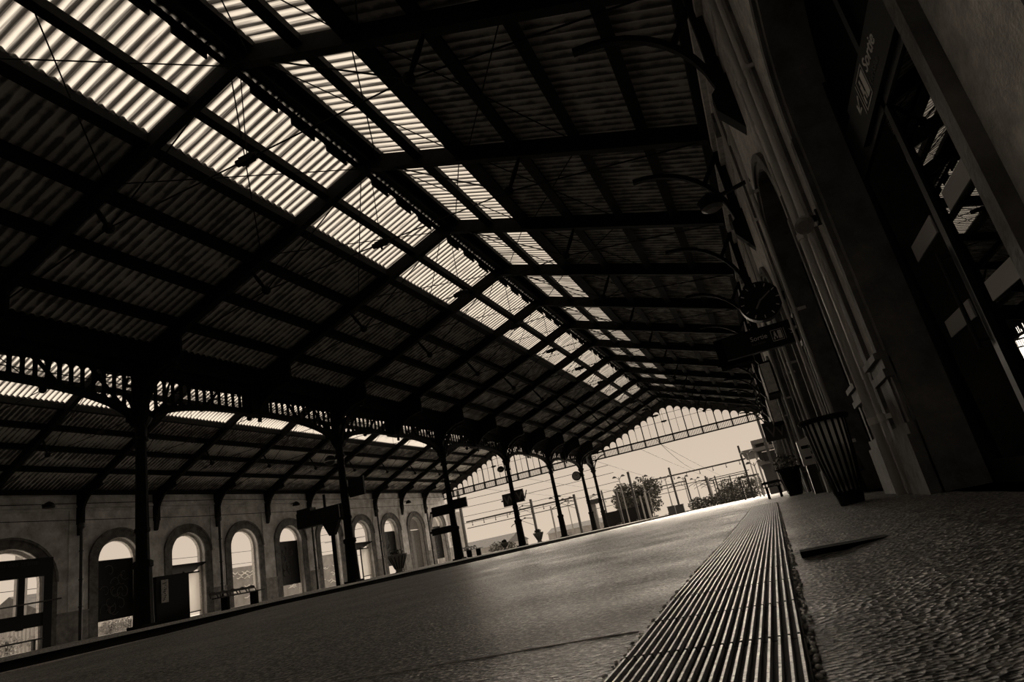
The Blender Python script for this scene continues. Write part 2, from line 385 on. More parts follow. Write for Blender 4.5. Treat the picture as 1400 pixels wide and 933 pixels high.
# purlins
def purlin(x, label, wd=.11, ht=.24, y1=Y0+12*DY, lattice=False):
    b = MB(); z = roofz(x)-.05-ht/2; s_ = skew(x)
    b.box(x-wd/2, x+wd/2, YS+s_, y1+s_, z-ht/2, z+ht/2); b.box(x-wd, x+wd, YS+s_, y1+s_, z-ht/2-.02, z-ht/2)
    return tag(b.build('purlin', IRON), label, 'purlin', 'long iron purlins')
PXL = [-8.55, -9.72, -11.2, -12.6, -14.0]; PXR = [-5.7, -4.55, -3.15, -1.72, -.3]
NL = ['halfway down the skylight', 'along the lower edge of the skylight', 'just below the skylight edge', 'second below the skylight', 'lowest, above the valley lattice']
for x, t in zip(PXL, NL): purlin(x, 'dark iron purlin, main roof left slope, '+t, .16 if x == -9.72 else .11, .26)
for x, t in zip(PXR, NL[:4]+['lowest, nearest the station wall']): purlin(x, 'dark iron purlin, main roof right slope, '+t, .18 if x == -4.55 else .12, .26)
for x, t in zip([-25.8, -27.15, -28.5, -29.9, -31.4], ['in the middle of its skylight', 'along the lower edge of its skylight', 'below its skylight', 'second below its skylight', 'lowest, above the arcade']): purlin(x, 'dark iron purlin, second roof over the arcade, '+t)
for xr, t in ((XRIDGE, 'main roof'), (XR2, 'second roof')):
    b = MB(); s_ = skew(xr); RZ_ = ridgez(xr); b.box(xr-.07, xr+.07, YS, YG+s_, RZ_-(.36 if xr == XRIDGE else .2), RZ_-.04)
    if xr == XRIDGE: b.box(xr-.42, xr-.36, YS, YG+s_, RZ_-.30, RZ_-.15); b.box(xr+.36, xr+.42, YS, YG+s_, RZ_-.30, RZ_-.15)
    tag(b.build('ridge_beam', IRON), 'dark iron ridge beam at the top of the '+t, 'beam')

# ------------------------------------------------------------------ trusses
def truss(xl, xr, xm, haunch_l, haunch_r, label, arcade=False):
    """one iron truss; local y = 0"""
    t = empty('roof_truss', (0, 0, 0), label, 'roof truss', 'iron roof trusses')
    P = lambda x, z: (x, skew(x), z); rz_ = ridgez(xm)
    for s_, xe in ((-1, xl), (1, xr)):
        b = MB(); a = P(xm, rz_-.32); e = P(xe, roofz(xe+(.001 if xe == XCOL else 0))-.34 if xe != XCOL else 7.68-.3)
        b.bar(a, e, .10, .42); 
        dn = Vector((0, 0, -.21)); b.bar(Vector(a)+dn, Vector(e)+dn, .2, .03)
        b.build('rafter', IRON, t)
        f = .49; xs_ = xm+(xe-xm)*f; zt = roofz(xs_)-.5; xn = xs_-s_*.45; zn = 8.0
        MB().tube([P(xs_, zt), P((xs_+xn)/2, (zt+zn)/2), P(xn, zn)], [.035, .06, .035], 8).build('strut', IRON, t)
        b = MB(); b.ball(P(xn, zn), .12, 8, 6); b.build('node', IRON, t)
        MB().tube([P(xn, zn), P(xe-s_*.35, roofz(xe-s_*.35)-.55)], .018, 6).build('tie_rod', IRON, t)
        MB().tube([P(xn, zn), P(xm+s_*.3, rz_-.5)], .018, 6).build('tie_rod', IRON, t)
        MB().tube([P(xn, zn), P(xm, 8.0)], .016, 6).build('tie_rod', IRON, t)
    MB().tube([P(xm, rz_-.4), P(xm, 8.0)], .011, 6).build('hanger_rod', IRON, t)
    b = MB(); b.bar(P(xm-.16, 8.0), P(xm+.16, 8.0), .12, .14); b.disc(P(xm-.2, 8.0), .07, (1, 0, 0), .08, 10); b.disc(P(xm+.2, 8.0), .07, (1, 0, 0), .08, 10); b.box(xm-.02, xm+.02, skew(xm)-.02, skew(xm)+.02, 7.84, 8.0)
    b.build('turnbuckle', IRON, t)
    # curved haunch plates where the rafters land
    for side, xe in ((haunch_l, xl), (haunch_r, xr)):
        if not side: continue
        s_ = 1 if xe == xl else -1
        R = 1.5; b = MB(); pts = []
        x0 = xe+s_*.12
        for i in range(9):
            a = PI-(PI/2)*i/8
            pts.append((x0+s_*(R+R*math.cos(a)), 6.0+R*math.sin(a)*.72))
        q = [(xe+s_*.0, 6.0)]+pts+[(x0+s_*R, roofz(x0+s_*R)-.3), (xe, roofz(xe+s_*.01)-.3)]
        ys_ = skew(xe)
        for p0, p1 in zip(pts, pts[1:]):
            b.prism([p0, p1, (p1[0], roofz(p1[0])-.3), (p0[0], roofz(p0[0])-.3)], 'y', ys_-.04, ys_+.04)
            b.bar((p0[0], ys_, p0[1]), (p1[0], ys_, p1[1]), .16, .04, (0, 0, 1))
        b.build('haunch_plate', IRON, t)
    if haunch_r == 'open' : pass
    return t
m0 = truss(XCOL, XR, XRIDGE, True, False, 'x')
# open arched bracket at the station wall end, part of the main trusses
b = MB(); R = 1.75; pts = []
for i in range(11):
    a = (PI/2)*i/10; pts.append((XR-.10-R+R*math.cos(a)-.02, 0, 5.25+R*1.02*math.sin(a)))
for p0, p1 in zip(pts, pts[1:]): b.bar(p0, p1, .10, .09)
b.bar((XR-.15, 0, 6.9), (XR-.55, 0, 6.35), .07, .09); b.bar((XR-.1, 0, 5.0), (XR-.1, 0, 7.4), .16, .16)
b.prism([(XR, 4.7), (XR-.26, 5.1), (XR-.26, 5.35), (XR, 5.6)], 'y', -.11, .11)
b.build('wall_bracket', IRON, m0)
m2 = truss(XW, XCOL, XR2, False, False, 'x')
for k in range(0, 13):
    y = Y0+(k-1)*DY
    l1 = 'dark iron truss of the main roof, %s from the camera end' % ORD[k]
    l2 = 'dark iron truss of the second roof over the arcade, %s from the camera end' % ORD[k]
    if k == 0:
        m0.location.y = y; m2.location.y = y; m0['label'] = l1; m2['label'] = l2
    else: copy_tree(m0, l1, (0, y, 0)); copy_tree(m2, l2, (0, y, 0))
# wind bracing rods in the roof plane
def brace(x0, x1, nm):
    b = MB(); z0, z1 = roofz(x0)-.3, roofz(x1)-.3
    t = empty('wind_brace', (0, 0, 0), 'x', 'brace rods', 'crossed brace rods under the roof')
    MB().tube([(x0, 0, z0), (x1, DY, z1)], .014, 6).build('rod', IRON, t); MB().tube([(x1, 0, z1), (x0, DY, z0)], .014, 6).build('rod', IRON, t)
    for k in range(12):
        l = 'thin crossed brace rods, %s, %s bay from the camera' % (nm, ORD[k])
        if k == 0: t.location = (0, Y0-DY, 0); t['label'] = l
        else: copy_tree(t, l, (0, Y0+(k-1)*DY, 0))
brace(-10.9, -7.4, 'left of the main ridge'); brace(-4.6, -6.9, 'right of the main ridge'); brace(-1.7, -4.4, 'over the near platform')

# ------------------------------------------------------------------ iron columns with valley lattice girders
def column(label, loc):
    t = empty('iron_column', loc, label, 'column', 'cast iron columns')
    b = MB().box(-.27, .27, -.27, .27, 0, .12)
    b.lathe([(.12, .25), (.5, .235), (1.0, .225), (1.5, .215), (1.53, .25), (1.66, .25), (1.70, .18)], n=12)
    b.build('base', IRON, t)
    b = MB().lathe([(1.70, .17), (2.4, .16), (2.44, .19), (2.52, .19), (2.56, .15), (4.9, .125)], n=12)
    for i in range(8):
        a = 2*PI*i/8; b.tube([(.148*math.cos(a), .148*math.sin(a), 2.5), (.118*math.cos(a), .118*math.sin(a), 4.85)], .02, 5)
    b.build('shaft', IRON, t)
    MB().lathe([(4.88, .15), (4.92, .2), (4.98, .2), (5.02, .15), (5.3, .16), (5.45, .26), (5.55, .3)], n=12).build('capital', IRON, t)
    MB().box(-.16, .16, -.16, .16, 5.5, 7.3).build('head_post', IRON, t)
    for s_ in (-1, 1):
        b = MB(); pts = [(s_*(.14+1.3*(1-math.cos(a))), 5.3+1.5*math.sin(a)) for a in [PI/2*i/8 for i in range(9)]]
        for p0, p1 in zip(pts, pts[1:]): b.bar((p0[0], 0, p0[1]), (p1[0], 0, p1[1]), .10, .09)
        b.bar((s_*.14, 0, 6.2), (s_*.55, 0, 6.45), .06, .06)
        b.ring(s_*.42, 6.75, .12, .16, 0, 2*PI, -.03, .03, 12, 'y')
        b.build('bracket', IRON, t)
    return t
YC = [Y0+DY+2*DY*j for j in range(-1, 6)]       # 3.51 ... 56.79
c0 = column('x', (XCOL, YC[0], .12))
PLN = ['just outside the left edge of the photo', 'largest, nearest on the left', 'second from the left edge, beside the departure board', 'third from the left, with two small dark signs', 'fourth from the left, carrying square panels', 'fifth from the left', 'sixth from the left, carrying the round clock']
c0['label'] = 'dark iron column on the middle platform, '+PLN[0]
for j in range(1, 7): copy_tree(c0, 'dark cast iron column on the middle platform, '+PLN[j], (XCOL, YC[j], .12))
copy_tree(c0, 'dark cast iron column on the middle platform, at the foot of the far gable', (XCOL, YG-.1, .12))
def girder(L, label, loc):
    t = empty('lattice_girder', loc, label, 'girder', 'arched lattice girders between the columns')
    MB().box(-.12, .12, .2, L-.2, 6.98, 7.3).build('top_chord', IRON, t)
    def zb(y):           # arch underside
        u = (y-L/2)/(L/2-.2); return 5.42+.84*math.sqrt(max(0, 1-abs(u)**2.8))
    b = MB(); n = 36; yy = [.2+(L-.4)*i/n for i in range(n+1)]
    for a, c in zip(yy, yy[1:]):
        b.prism([(a, zb(a)), (c, zb(c)), (c, zb(c)+.15), (a, zb(a)+.15)], 'x', -.10, .10)
    b.build('arch_rib', IRON, t)
    nb = int((L-.4)/.29); w_ = (L-.4)/nb; r = w_*.33; webs = [MB(), MB()]
    for i in range(nb):
        b = webs[0 if i < nb/2 else 1]
        y0 = .2+i*w_; c = y0+w_/2; y1 = y0+w_
        if abs(c-L/2) < .42: continue
        b0, b1 = zb(y0)+.10, zb(y1)+.10; zc = max(b0, b1)+.06+r
        if zc > 6.85: continue
        b.prism([(y0, b0), (c-r, b0), (c-r, 6.99), (y0, 6.99)], 'x', -.02, .02); b.prism([(c+r, b1), (y1, b1), (y1, 6.99), (c+r, 6.99)], 'x', -.02, .02)
        N = 6; arc = [(c+r*math.cos(PI+PI*j/N), zc+r*math.sin(PI+PI*j/N)) for j in range(N+1)]
        for p0, p1 in zip(arc, arc[1:]):
            b.prism([(p0[0], min(b0, b1)), (p1[0], min(b0, b1)), p1, p0], 'x', -.02, .02)
        arc2 = [(c+r*math.cos(PI*j/N), 6.92-r+r*math.sin(PI*j/N)) for j in range(N+1)]
        for p0, p1 in zip(arc2, arc2[1:]): b.prism([p0, p1, (p1[0], 6.99), (p0[0], 6.99)], 'x', -.02, .02)
    for b in webs:
        if b.v: b.build('pierced_web', IRON, t)
    b = MB(); b.tube([(0, .3, 6.6), (0, L-.3, 6.6)], .014, 6); b.build('rod', IRON, t)
    b = MB().box(-.22, .22, L/2-.4, L/2+.4, 6.25, 7.3); b.build('rafter_seat', IRON, t)
    for s_ in (0, 1):
        f = (lambda v: v) if not s_ else (lambda v: L-v)
        if L > 6: MB().bar((0, f(.3), 5.7), (0, f(1.5), 7.0), .07, .08, (1, 0, 0)).build('diagonal_brace', IRON, t)
        if L > 6: MB().bar((0, f(2.9), 7.0), (0, f(2.1), 6.15), .07, .08, (1, 0, 0)).build('diagonal_brace', IRON, t)
    return t
g0 = girder(2*DY, 'x', (XCOL, YC[0], 0)); GN = ['left of the nearest column', 'between the first and second columns', 'between the second and third columns', 'between the third and fourth columns', 'between the fourth and fifth columns', 'between the fifth and sixth columns']
g0['label'] = 'dark arched lattice girder on the columns, '+GN[0]
for j in range(1, 6): copy_tree(g0, 'dark arched lattice girder on the columns, '+GN[j], (XCOL, YC[j], 0))
girder(DY-.1, 'short arched lattice girder from the sixth column to the gable', (XCOL, YC[6], 0))

# ------------------------------------------------------------------ gable screens
def gable(xl, xr, xm, label):
    t = empty('gable_screen', (0, YG, 0), label, 'gable screen', 'iron gable screens at the far end')
    S = skew; zb, zt = 6.55, 7.30; n = max(2, int(round((xr-xl)/1.40))); gw = (xr-xl)/n
    P = lambda x, z, dy=0: (x, S(x)+dy, z)
    b = MB()
    for z, h in ((zb+.05, .10), (zt-.06, .12)): b.bar(P(xl, z), P(xr, z), .26, h)
    b.build('lower_beam', IRON, t)
    b = MB()
    for i in range(n+1):
        x = xl+i*gw; b.bar(P(x, zb), P(x, zt), .14, .14)
    for i in range(n):
        for j in range(1, 9):
            x = xl+(i+j/9)*gw; b.bar(P(x, zb+.08), P(x, zt-.1), .02, .045)
    b.build('slats', IRON, t)
    top = lambda x: roofz(x)-.62
    b = MB(); pn = 2*n; pw = gw/2
    for i in range(1, pn):
        x = xl+i*pw; zt2 = top(x)
        if zt2 < zt+.1: continue
        wd = .09 if i % 2 == 0 else .035
        MB().bar(P(x, zt-.05), P(x, zt2+.25), wd, wd).build('mullion', IRON, t)
    # boarded tympanum with a round head over every pane
    b = MB()
    for i in range(pn):
        x0, x1 = xl+i*pw, xl+(i+1)*pw; c = (x0+x1)/2; r = pw*.43; N = 8
        zc = min(top(x0), top(x1))-r+.05
        ysk = S(c)
        if zc < zt-.25:
            b.prism([(x0, zt-.05), (x1, zt-.05), (x1, roofz(x1)-.02), (x0, roofz(x0)-.02)], 'y', ysk-.03, ysk+.03); continue
        arc = [(c-r*math.cos(PI*j/N), max(zt-.05, zc+r*math.sin(PI*j/N))) for j in range(N+1)]
        for p0, p1 in zip(arc, arc[1:]): b.prism([p0, p1, (p1[0], roofz(p1[0])-.02), (p0[0], roofz(p0[0])-.02)], 'y', ysk-.03, ysk+.03)
        for xa, xb in ((x0, c-r), (c+r, x1)): b.prism([(xa, zc), (xb, zc), (xb, roofz(xb)-.02), (xa, roofz(xa)-.02)], 'y', ysk-.03, ysk+.03)
    b.build('tympanum', IRONL, t)
    b = MB()
    for xe in (xl, xr): b.bar(P(xm, ridgez(xm)-.12), P(xe, roofz(xe)-.12), .22, .26)
    b.build('verge_rafter', IRONL, t)
    b = MB()
    q = [(xl, zt-.05), (xr, zt-.05), (xr, top(xr)+.3), (xm, top(xm)+.3), (xl, top(xl)+.3)]
    b.add([(x, S(x)+.06, z) for x, z in q], [(0, 1, 2, 3, 4)]); b.build('glazing', CLEAR, t)
gable(XCOL+.1, XR, XRIDGE, 'large dark iron gable screen closing the main roof, right of the last column')
gable(XW, XCOL-.1, XR2, 'dark iron gable screen closing the second roof, left of the columns')

# ------------------------------------------------------------------ arcade wall (left)
def arch_wall(b, x0, x1, y0, y1, z0, z1, ops):
    y = y0
    for (c, r, zs, sill) in ops:
        b.box(x0, x1, y, c-r, z0, z1)
        if sill > z0: b.box(x0, x1, c-r, c+r, z0, sill)
        N = 16; arc = [(c-r*math.cos(PI*j/N), zs+r*math.sin(PI*j/N)) for j in range(N+1)]
        for p0, p1 in zip(arc, arc[1:]): b.prism([p0, p1, (p1[0], z1), (p0[0], z1)], 'x', x0, x1)
        y = c+r
    b.box(x0, x1, y, y1, z0, z1)
AL = [(19.55, 1.75, 3.05, -.9)]+[(25.02+4.45*i, 1.22, 3.78, -.9) for i in range(9)]
b = MB(); arch_wall(b, XW-.6, XW, YB, 63.0, -.9, 7.45, AL); st(b, 'wall_left', WALLM)
for c, r, zs, s_ in AL:
    b = MB(); b.ring(c, zs, r-.02, r+.46, 0, PI, XW, XW+.09, 16); b.ring(c, zs, r+.38, r+.50, 0, PI, XW, XW+.14, 16)
    for s2 in (-1, 1):
        ya = c+s2*(r+.46); yb = c+s2*(r-.02); b.box(XW, XW+.09, min(ya, yb), max(ya, yb), .14, zs)
    st(b, 'trim_1', STONEL)
    b = MB(); b.ring(c, zs, r-.16, r, 0, PI, XW-.45, XW-.25, 18)
    for s2 in (-1, 1):
        ya = c+s2*r; yb = c+s2*(r-.16); b.box(XW-.45, XW-.25, min(ya, yb), max(ya, yb), .14, zs)
    st(b, 'trim_2', PLAST)
b = MB(); ye = 63.0
b.box(XW, XW+.07, YB, ye, 6.45, 6.55); b.box(XW, XW+.12, YB, ye, 6.62, 6.74); b.box(XW, XW+.04, YB, ye, 6.9, 6.95); st(b, 'trim_3', WALLM)
b = MB(); prev = YB
for c, r, zs, s_ in AL:
    b.box(XW, XW+.08, prev, c-r-.46, .14, 1.45); b.box(XW, XW+.12, prev, c-r-.46, 1.45, 1.55); prev = c+r+.46
b.box(XW, XW+.08, prev, ye, .14, 1.45); st(b, 'baseboard_left', STONE)
for i in range(9):          # pilaster strips between arches
    c = 22.8+4.45*i; b = MB(); 
    b.box(XW, XW+.06, c-.5, c+.5, 1.55, 6.45); st(b, 'trim_4', WALLM)
def wall_bracket(label, loc, pipe):
    t = empty('wall_bracket', loc, label, 'bracket', 'iron brackets on the arcade wall')
    b = MB(); b.box(0, .22, -.16, .16, 5.75, 7.35); b.prism([(0, 5.2), (.08, 5.25), (.22, 5.75), (0, 5.75)], 'y', -.12, .12)
    pts = [(.2+1.5*(1-math.cos(a)), 6.0+1.5*math.sin(a)) for a in [PI/2*i/8 for i in range(9)]]
    for p0, p1 in zip(pts, pts[1:]):
        b.bar((p0[0], 0, p0[1]), (p1[0], 0, p1[1]), .14, .10); b.prism([p0, p1, (p1[0], 7.6+.36*p1[0]-.1), (p0[0], 7.6+.36*p0[0]-.1)], 'y', -.03, .03)
    b.build('curved_arm', IRON, t)
    if pipe:
        b = MB(); b.tube([(.19, 0, .14), (.19, 0, 5.8)], .085, 10); b.lathe([(5.5, .1), (5.6, .16), (5.8, .16)], (.19, 0, 0), 10)
        for z in (1.7, 3.0, 4.4): b.disc((.19, 0, z), .11, (0, 0, 1), .07, 10)
        b.build('downpipe', IRONL, t)
    return t
for i in range(9):
    wall_bracket('iron bracket %s at the arcade wall, %s from the left edge' % ('with downpipe' if i % 2 == 0 else 'without pipe', ORD[i]), (XW+.06, 22.8+4.45*i, 0), i % 2 == 0)

# what fills the arches
def board(i, z0, z1, label, art):
    c = AL[i][0]; r = AL[i][1]
    t = empty('painted_panel', (XW-.35, c, 0), label, 'panel', 'dark painted panels standing in the arches')
    MB().box(-.03, .03, -r+.15, r-.15, z0, z1).build('board', BLACK, t)
    b = MB(); rnd = random.Random(i)
    for q in range(art):
        a = rnd.uniform(0, 6); cy_, cz_ = rnd.uniform(-.55, .55), rnd.uniform(z0+.5, z1-.5)
        pts = [(.04, max(-r+.2, min(r-.2, cy_+(.08+.03*j)*math.cos(a+j*.55))), cz_+(.1+.035*j)*math.sin(a+j*.55)) for j in range(9)]
        b.tube(pts, .02, 5)
    b.build('painted_lines', mat('chalky_paint', .12, .9), t)
board(1, .82, 3.88, 'black painted panel in the arch left of the nearest column', 14)
board(4, .86, 3.9, 'black painted panel in the arch left of the departure board', 14)
board(7, .8, 3.84, 'black painted panel in the arch behind the round planter', 10)
board(9, .6, 3.85, 'dark graffiti panel in the last arch by the gable', 16)
# pale closed door in the eighth arch
c = AL[8][0]; t = empty('arch_door', (XW-.35, c, 0), 'pale grey double door filling the arch before the last', 'door')
b = MB(); b.box(-.04, .04, -1.05, -.02, .14, 3.7); b.box(-.04, .04, .02, 1.05, .14, 3.7)
for s_ in (-1, 1):
    for z in (.4, 2.1): b.box(.04, .06, s_*.53-.36, s_*.53+.36, z, z+1.4)
b.build('door_leaf', GREY, t); MB().ring(0, 3.78, 0, 1.05, 0, PI, -.03, .03, 14).build('fanlight_panel', HOUSE, t)
# awning, glazed frame in two arches
for i, nm in ((2, 'in the arch right of the nearest column'), (6, 'in the arch behind the second column')):
    c = AL[i][0]; t = empty('arch_canopy', (XW-.2, c, 0), 'dark sloping canopy over a glazed frame '+nm, 'canopy')
    b = MB(); b.add([(-.9, -1.2, 2.75), (-.9, 1.2, 2.75), (.3, 1.2, 3.15), (.3, -1.2, 3.15), (-.9, -1.2, 2.69), (-.9, 1.2, 2.69), (.3, 1.2, 3.09), (.3, -1.2, 3.09)], [(0, 1, 2, 3), (4, 7, 6, 5), (0, 3, 7, 4), (1, 5, 6, 2), (3, 2, 6, 7), (0, 4, 5, 1)])
    b.build('canopy_sheet', IRON, t)
    b = MB()
    for yy_ in (-.06, 1.12): b.box(-.2, -.12, yy_-.04, yy_+.04, .14, 2.75)
    b.box(-.2, -.12, -1.2, 1.2, 2.6, 2.68); b.box(-.2, -.12, -.06, 1.12, .35, .41); b.build('frame', IRON, t)
    MB().box(-.17, -.165, -.02, 1.1, .41, 2.6).build('frosted_pane', FROST, t)
    if i == 2:
        b = MB().box(-.14, .04, -1.15, -.14, .3, 2.2); b.build('notice_case', BLACK, t)
        b = MB().box(-.14, -.1, -1.15, -.14, 2.3, 2.58); b.build('header_sign', PAPER, t)
# information board in the wide first arch
c = AL[0][0]; t = empty('information_board', (XW+.05, c, 0), 'wide black train information board across the leftmost arch', 'board')
MB().box(-.1, .1, -1.85, 1.95, 3.4, 4.25).build('header', BLACK, t)
b = MB().box(-.08, .08, 1.55, 1.95, .14, 3.4); b.box(-.08, .08, -1.85, -1.5, .14, 3.4); b.box(-.05, .05, .42, .72, 1.1, 3.4); b.box(-.06, .06, -1.6, 1.6, 1.15, 1.75); b.build('frame', BLACK, t)
text('Information des trains', .34, 'lettering', mat('dim_letters', .055), t, ((.105, 1.75-3.6+.05, 3.95), (0, 1, 0), (0, 0, 1)))
b = MB().tube([(.2, -1.9, 2.15), (.2, 2.3, 2.25)], .035, 8); b.build('hand_bar', IRONL, t)
b = MB().box(.3, .7, -1.7, 1.2, .55, .62)
for yy_ in (-1.3, .9): b.box(.42, .58, yy_-.05, yy_+.05, .14, .55)
b.build('seat_ledge', WOOD, t)

# things outside the arcade
def fence(x, y0, y1, label):
    t = empty('picket_fence', (x, y0, .1), label, 'fence')
    b = MB(); y = 0
    while y < y1-y0: b.box(-.02, .02, y, y+.10, 0, 1.75+.08*math.sin(y*9)); y += .2
    b.build('pickets', HOUSE, t); b = MB(); b.box(.02, .06, 0, y1-y0, .4, .5); b.box(.02, .06, 0, y1-y0, 1.3, 1.4); b.build('rails', GREY, t)
fence(-39, 17, 26.5, 'pale picket fence seen through the leftmost arch')
t = empty('concrete_mast', (-40, 24.2, .1), 'grey concrete mast seen through the leftmost arch', 'mast')
MB().box(-.22, .22, -.22, .22, 0, 9).build('shaft', GREY, t); MB().bar((0, 0, 5.1), (0, 1.4, 4.4), .1, .1).build('stay', GREY, t)
def house(x, y, wx, wy, h, rh, label, z=.1, axis='y'):
    t = empty('house', (x, y, z), label, 'house', 'houses beyond the tracks')
    MB().box(-wx/2, wx/2, -wy/2, wy/2, 0, h).build('walls', HOUSE, t)
    b = MB()
    if axis == 'y': b.prism([(-wx/2-.3, h-.05), (wx/2+.3, h-.05), (0, h+rh)], 'y', -wy/2-.3, wy/2+.3)
    else: b.prism([(-wy/2-.3, h-.05), (wy/2+.3, h-.05), (0, h+rh)], 'x', -wx/2-.3, wx/2+.3)
    b.build('roof', ROOFT, t)
    for i in range(3):
        yy_ = -wy/2+(i+.5)*wy/3
        MB().box(wx/2, wx/2+.05, yy_-.45, yy_+.45, h*.35, h*.75).build('window', GREY, t)
    for i in range(2):
        xx = -wx/2+(i+.5)*wx/2
        MB().box(xx-.45, xx+.45, -wy/2-.05, -wy/2, h*.35, h*.75).build('window', GREY, t)
house(-52, 34, 7, 6, 2.4, 1.5, 'small house with dark roof seen through the leftmost arch')
def graff(x, y0, y1, h, label, n, name='low_wall'):
    t = empty(name, (x, y0, .1), label, 'wall')
    MB().box(-.12, .12, 0, y1-y0, 0, h).build('wall_slab', mat('dull_render', .30, .9, 0, .2, .2, 2), t)
    b = MB(); rnd = random.Random(int(y0))
    for q in range(n):
        y = rnd.uniform(.3, y1-y0-1.2); z = rnd.uniform(.4, h-.3); l = rnd.uniform(.4, 1.0)
        b.tube([(.14, y+l*j/4, z+.07*math.sin(j*1.7+q)) for j in range(5)], .03, 5)
    b.build('painted_strokes', WHITE, t)
graff(-38, 35.5, 52.5, 2.75, 'low grey wall with white strokes seen through the arcade arches', 80)
graff(-38, 26, 30, .55, 'very low wall seen under the panel of the second arch', 4)

# bushes
def leafclump(b, c, r, n, s, rnd, flat=.8):
    for q in range(n):
        d = Vector((rnd.gauss(0, 1), rnd.gauss(0, 1), rnd.gauss(0, 1))); d.normalize(); d *= r*(rnd.random()**.35); d.z *= flat
        p = Vector(c)+d; a = Vector((rnd.gauss(0, 1), rnd.gauss(0, 1), rnd.gauss(0, 1))).normalized(); e = a.cross(Vector((rnd.gauss(0, 1), rnd.gauss(0, 1), rnd.gauss(0, 1)))).normalized()
        k = s*rnd.uniform(.6, 1.3)
        b.add([p-a*k, p+e*k*.5, p+a*k, p-e*k*.5], [(0, 1, 2, 3)])
def bush(x, y, r, label, n=500, s=.09, m=LEAF, z=.1, group='bushes beyond the station'):
    rnd = random.Random(int(x*10+y)); t = empty('bush', (x, y, z), label, 'bush', group)
    b = MB(); leafclump(b, (0, 0, r*.7), r, n, s, rnd, .75); b.build('foliage', m, t)
    b = MB()
    for i in range(5): b.tube([(0, 0, 0), (rnd.uniform(-.4, .4)*r, rnd.uniform(-.4, .4)*r, r)], .03, 5)
    b.build('stems', BARK, t)
HEDGE = mat('pale_leaves', .30, .7, 0, .2, .5, 6)
for i, (y, r) in enumerate([(20.4, .6), (21.8, .7), (23.4, .6), (27.2, .55), (28.3, .6), (29.4, .5)]):
    bush(-36.9, y, r, ['low pale bush at the left under the information board', 'low pale bush in the middle under the information board', 'low pale bush at the right edge of the first arch', 'low pale bush at the left foot of the second arch', 'low pale bush in the middle foot of the second arch', 'low pale bush at the right foot of the second arch'][i], 420, .07, HEDGE)

# ------------------------------------------------------------------ station wall (right)
DW = [3.9-4.44*3+4.44*i for i in range(16)]
OP = [(c, 1.23, 2.95, 0) for c in DW]
b = MB(); arch_wall(b, XR, XR+.30, YB, YG+1, -.3, 7.7, OP); st(b, 'wall_right', PLAST)
st(MB().box(XR+.30, XR+.9, YB, YG+1, 5.0, 7.7), 'wall_right_back', PLAST)
NEAR = 3
for i, c in enumerate(DW):
    r = 1.23; zs = 2.95
    b = MB(); b.ring(c, zs, r-.004, r+.17, 0, PI, XR-.025, XR+.1, 16); b.ring(c, zs, r+.10, r+.20, 0, PI, XR-.055, XR, 16); b.ring(c, zs, r-.008, r+.05, 0, PI, XR-.012, XR+.31, 16)
    for s2 in (-1, 1):
        def bb(a0, a1, x0, x1, z0, z1): ya, yb = c+s2*a0, c+s2*a1; b.box(x0, x1, min(ya, yb), max(ya, yb), z0, z1)
        bb(r-.0, r+.17, XR-.025, XR+.1, .0, zs); bb(r+.10, r+.20, XR-.065, XR, 0, zs); bb(r-.003, r+.05, XR-.012, XR+.31, 0, zs)
    st(b, 'trim_5', STONEL)
    # stepped plinth blocks left and right of every opening
    b = MB()
    for s2 in ((-1, 1) if i > NEAR else (1,)):
        for a0, a1, dx, z0, z1 in ((r+.0, r+.62, .10, 0, .42), (r+.0, r+.58, .075, .42, .50), (r+.02, r+.55, .05, .50, .84), (r+.0, r+.60, .09, .84, .90), (r+.0, r+.57, .07, .90, .98), (r+.02, r+.60, .11, .98, 1.03)):
            ya, yb = c+s2*a0, c+s2*a1; b.box(XR-dx, XR+.02, min(ya, yb), max(ya, yb), z0-.12 if z0 == 0 else z0, z1)
    st(b, 'baseboard_right', STONEL)
    # glazed doors
    t = empty('door_1', (XR+.30, c, 0)); t['kind'] = 'structure'
    b = MB()
    for yy_, wd in ((-1.25, .14), (1.25, .14), (.17, .075)): b.box(-.03, .05, yy_-wd/2, yy_+wd/2, 0, 4.2)
    b.box(-.03, .05, -1.3, 1.3, 2.32, 2.72); b.box(-.03, .05, -1.3, 1.3, 0, .14); b.build('frame', BLACK, t)
    if i != NEAR:
        b = MB(); b.box(.0, .03, -1.2, .15, .1, 4.3); b.box(.0, .03, .19, 1.2, .1, 4.3); b.build('leaf', BLACK, t); continue
    gl_ = MB().box(.0, .008, -1.25, 1.25, .05, 2.34).build('glass', DOORG, t); gl_.location.x = .02; gl_.rotation_euler.y = -math.radians(.9)
    MB().box(.0, .03, -1.25, 1.25, 2.7, 4.3).build('upper_panel', BLACKM, t)
    b = MB()
    for z0, z1 in ((.94, 1.05), (1.49, 1.61)):
        b.box(-.012, -.002, .32, .87, z0, z1); b.box(-.012, -.002, -1.1, .0, z0, z1)
    b.build('safety_stripes', mat('frosted_film', .45, .8, 0, .1), t)
    b = MB(); b.tube([(-.07, .27, .75), (-.07, .27, 1.35)], .013, 8); b.box(-.07, .0, .26, .28, .78, .80); b.box(-.07, 0, .26, .28, 1.3, 1.32); b.build('handle', BLACK, t)
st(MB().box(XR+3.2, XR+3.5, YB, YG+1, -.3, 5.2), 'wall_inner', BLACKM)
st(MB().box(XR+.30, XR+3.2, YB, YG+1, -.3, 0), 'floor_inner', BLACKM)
st(MB().box(XR+.9, XR+3.3, YB, YG+1, 5.0, 5.2), 'ceiling_inner', BLACKM)
